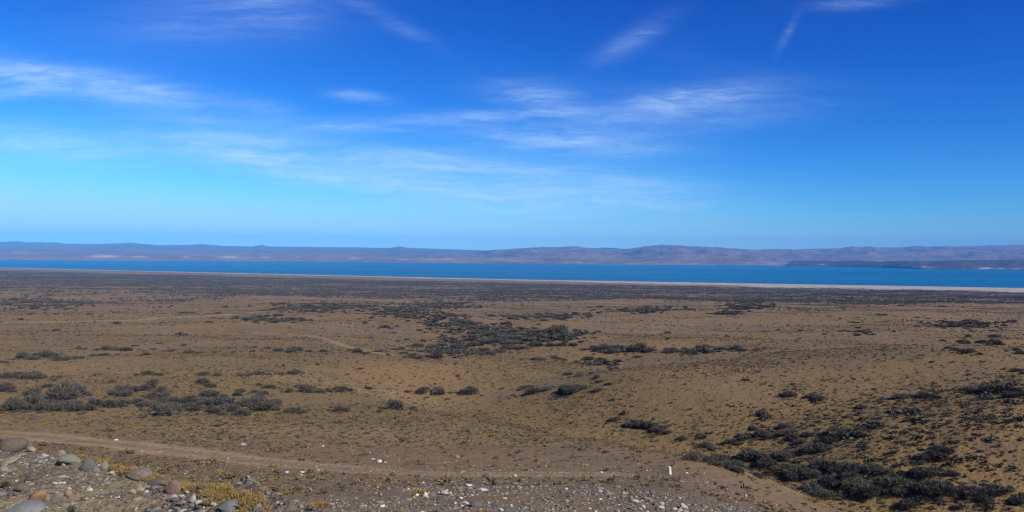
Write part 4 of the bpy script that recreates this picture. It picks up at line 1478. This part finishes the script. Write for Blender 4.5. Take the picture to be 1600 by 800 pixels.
leaf_m = foliage_material('small_leaves', [(0.07, 0.085, 0.03), (0.10, 0.10, 0.045)])
pl_me = [mesh_np('leafy_plant', *spiky_dome(950 + i, 260, 4, 0.16, 0.10, 0.8, 0.5, 0.1), mats=[leaf_m]) for i in range(2)]
for i, (px, py, wp, hp, lab) in enumerate([
    (10, 751, 26, 26, 'small dark leafy plant at the left edge of the gravel mound'),
    (112, 793, 30, 22, 'small leafy plant with yellow tips at the bottom of the gravel mound'),
    (297, 765, 16, 10, 'small green plant in the yellow grass'),
    (235, 762, 14, 8, 'small grey green plant under the dark slate stone')]):
    x, y, z = px_ground(px, min(800, py + hp * 0.4), 4.5)
    k = y / FPX
    o = link(bpy.data.objects.new('leafy_plant', pl_me[i % 2]))
    o.scale = (wp * k * 0.5, wp * k * 0.4, hp * k * 0.6)
    o.location = (x, y, z)
    tag(o, lab, 'plant', 'small plants on the mound')

# ------------------------------------------------------------------ white marker post
pm, t, b = material('whitewashed_concrete')
tcn = t.new('ShaderNodeTexCoord')
n1 = t.noise(tcn.outputs['Object'], 9, 5, 0.65)
t.put(b.inputs['Base Color'], t.mix(t.ramp(n1, 0.45, 0.75), (0.54, 0.52, 0.47), (0.34, 0.30, 0.25)))
x, y, z = px_ground(1046.5, 741.5, 14)
k = y / FPX
hgt_, wd_ = 12.8 * k, 5.0 * k
import bmesh
bm = bmesh.new()
bmesh.ops.create_cube(bm, size=1.0)
for v in bm.verts:
    tp = 0.86 if v.co.z > 0 else 1.0
    v.co = Vector((v.co.x * wd_ * tp, v.co.y * wd_ * tp, (v.co.z + 0.5) * (hgt_ + 0.1) - 0.1))
bmesh.ops.bevel(bm, geom=list(bm.edges), offset=wd_ * 0.09, segments=2, affect='EDGES')
me = bpy.data.meshes.new('marker_post')
bm.to_mesh(me)
bm.free()
me.materials.append(pm)
post = link(bpy.data.objects.new('marker_post', me))
post.location = (x, y, z)
post.rotation_euler = (math.radians(2), math.radians(-6), math.radians(24))
tag(post, 'short whitewashed marker post on the slope left of the gully', 'post')

# ------------------------------------------------------------------ air
hv = bpy.data.materials.new('valley_air')
hv.use_nodes = True
hv.node_tree.nodes.clear()
h = NT(hv.node_tree)
pv = h.new('ShaderNodeVolumePrincipled')
pv.inputs['Color'].default_value = (0.10, 0.48, 1.0, 1)
pv.inputs['Density'].default_value = 5.9e-5
pv.inputs['Anisotropy'].default_value = -0.3
ho = h.new('ShaderNodeOutputMaterial')
h.l.new(pv.outputs[0], ho.inputs['Volume'])
bm = bmesh.new()
bmesh.ops.create_cube(bm, size=1.0)
for v in bm.verts:
    v.co = Vector((v.co.x * 60000, (v.co.y + 0.5) * 27000 - 6000, (v.co.z + 0.5) * 560 - 25))
me = bpy.data.meshes.new('haze')
bm.to_mesh(me)
bm.free()
me.materials.append(hv)
hz = link(bpy.data.objects.new('haze', me))
tag(hz, 'thin blue haze filling the lake valley', 'haze', None, 'stuff')
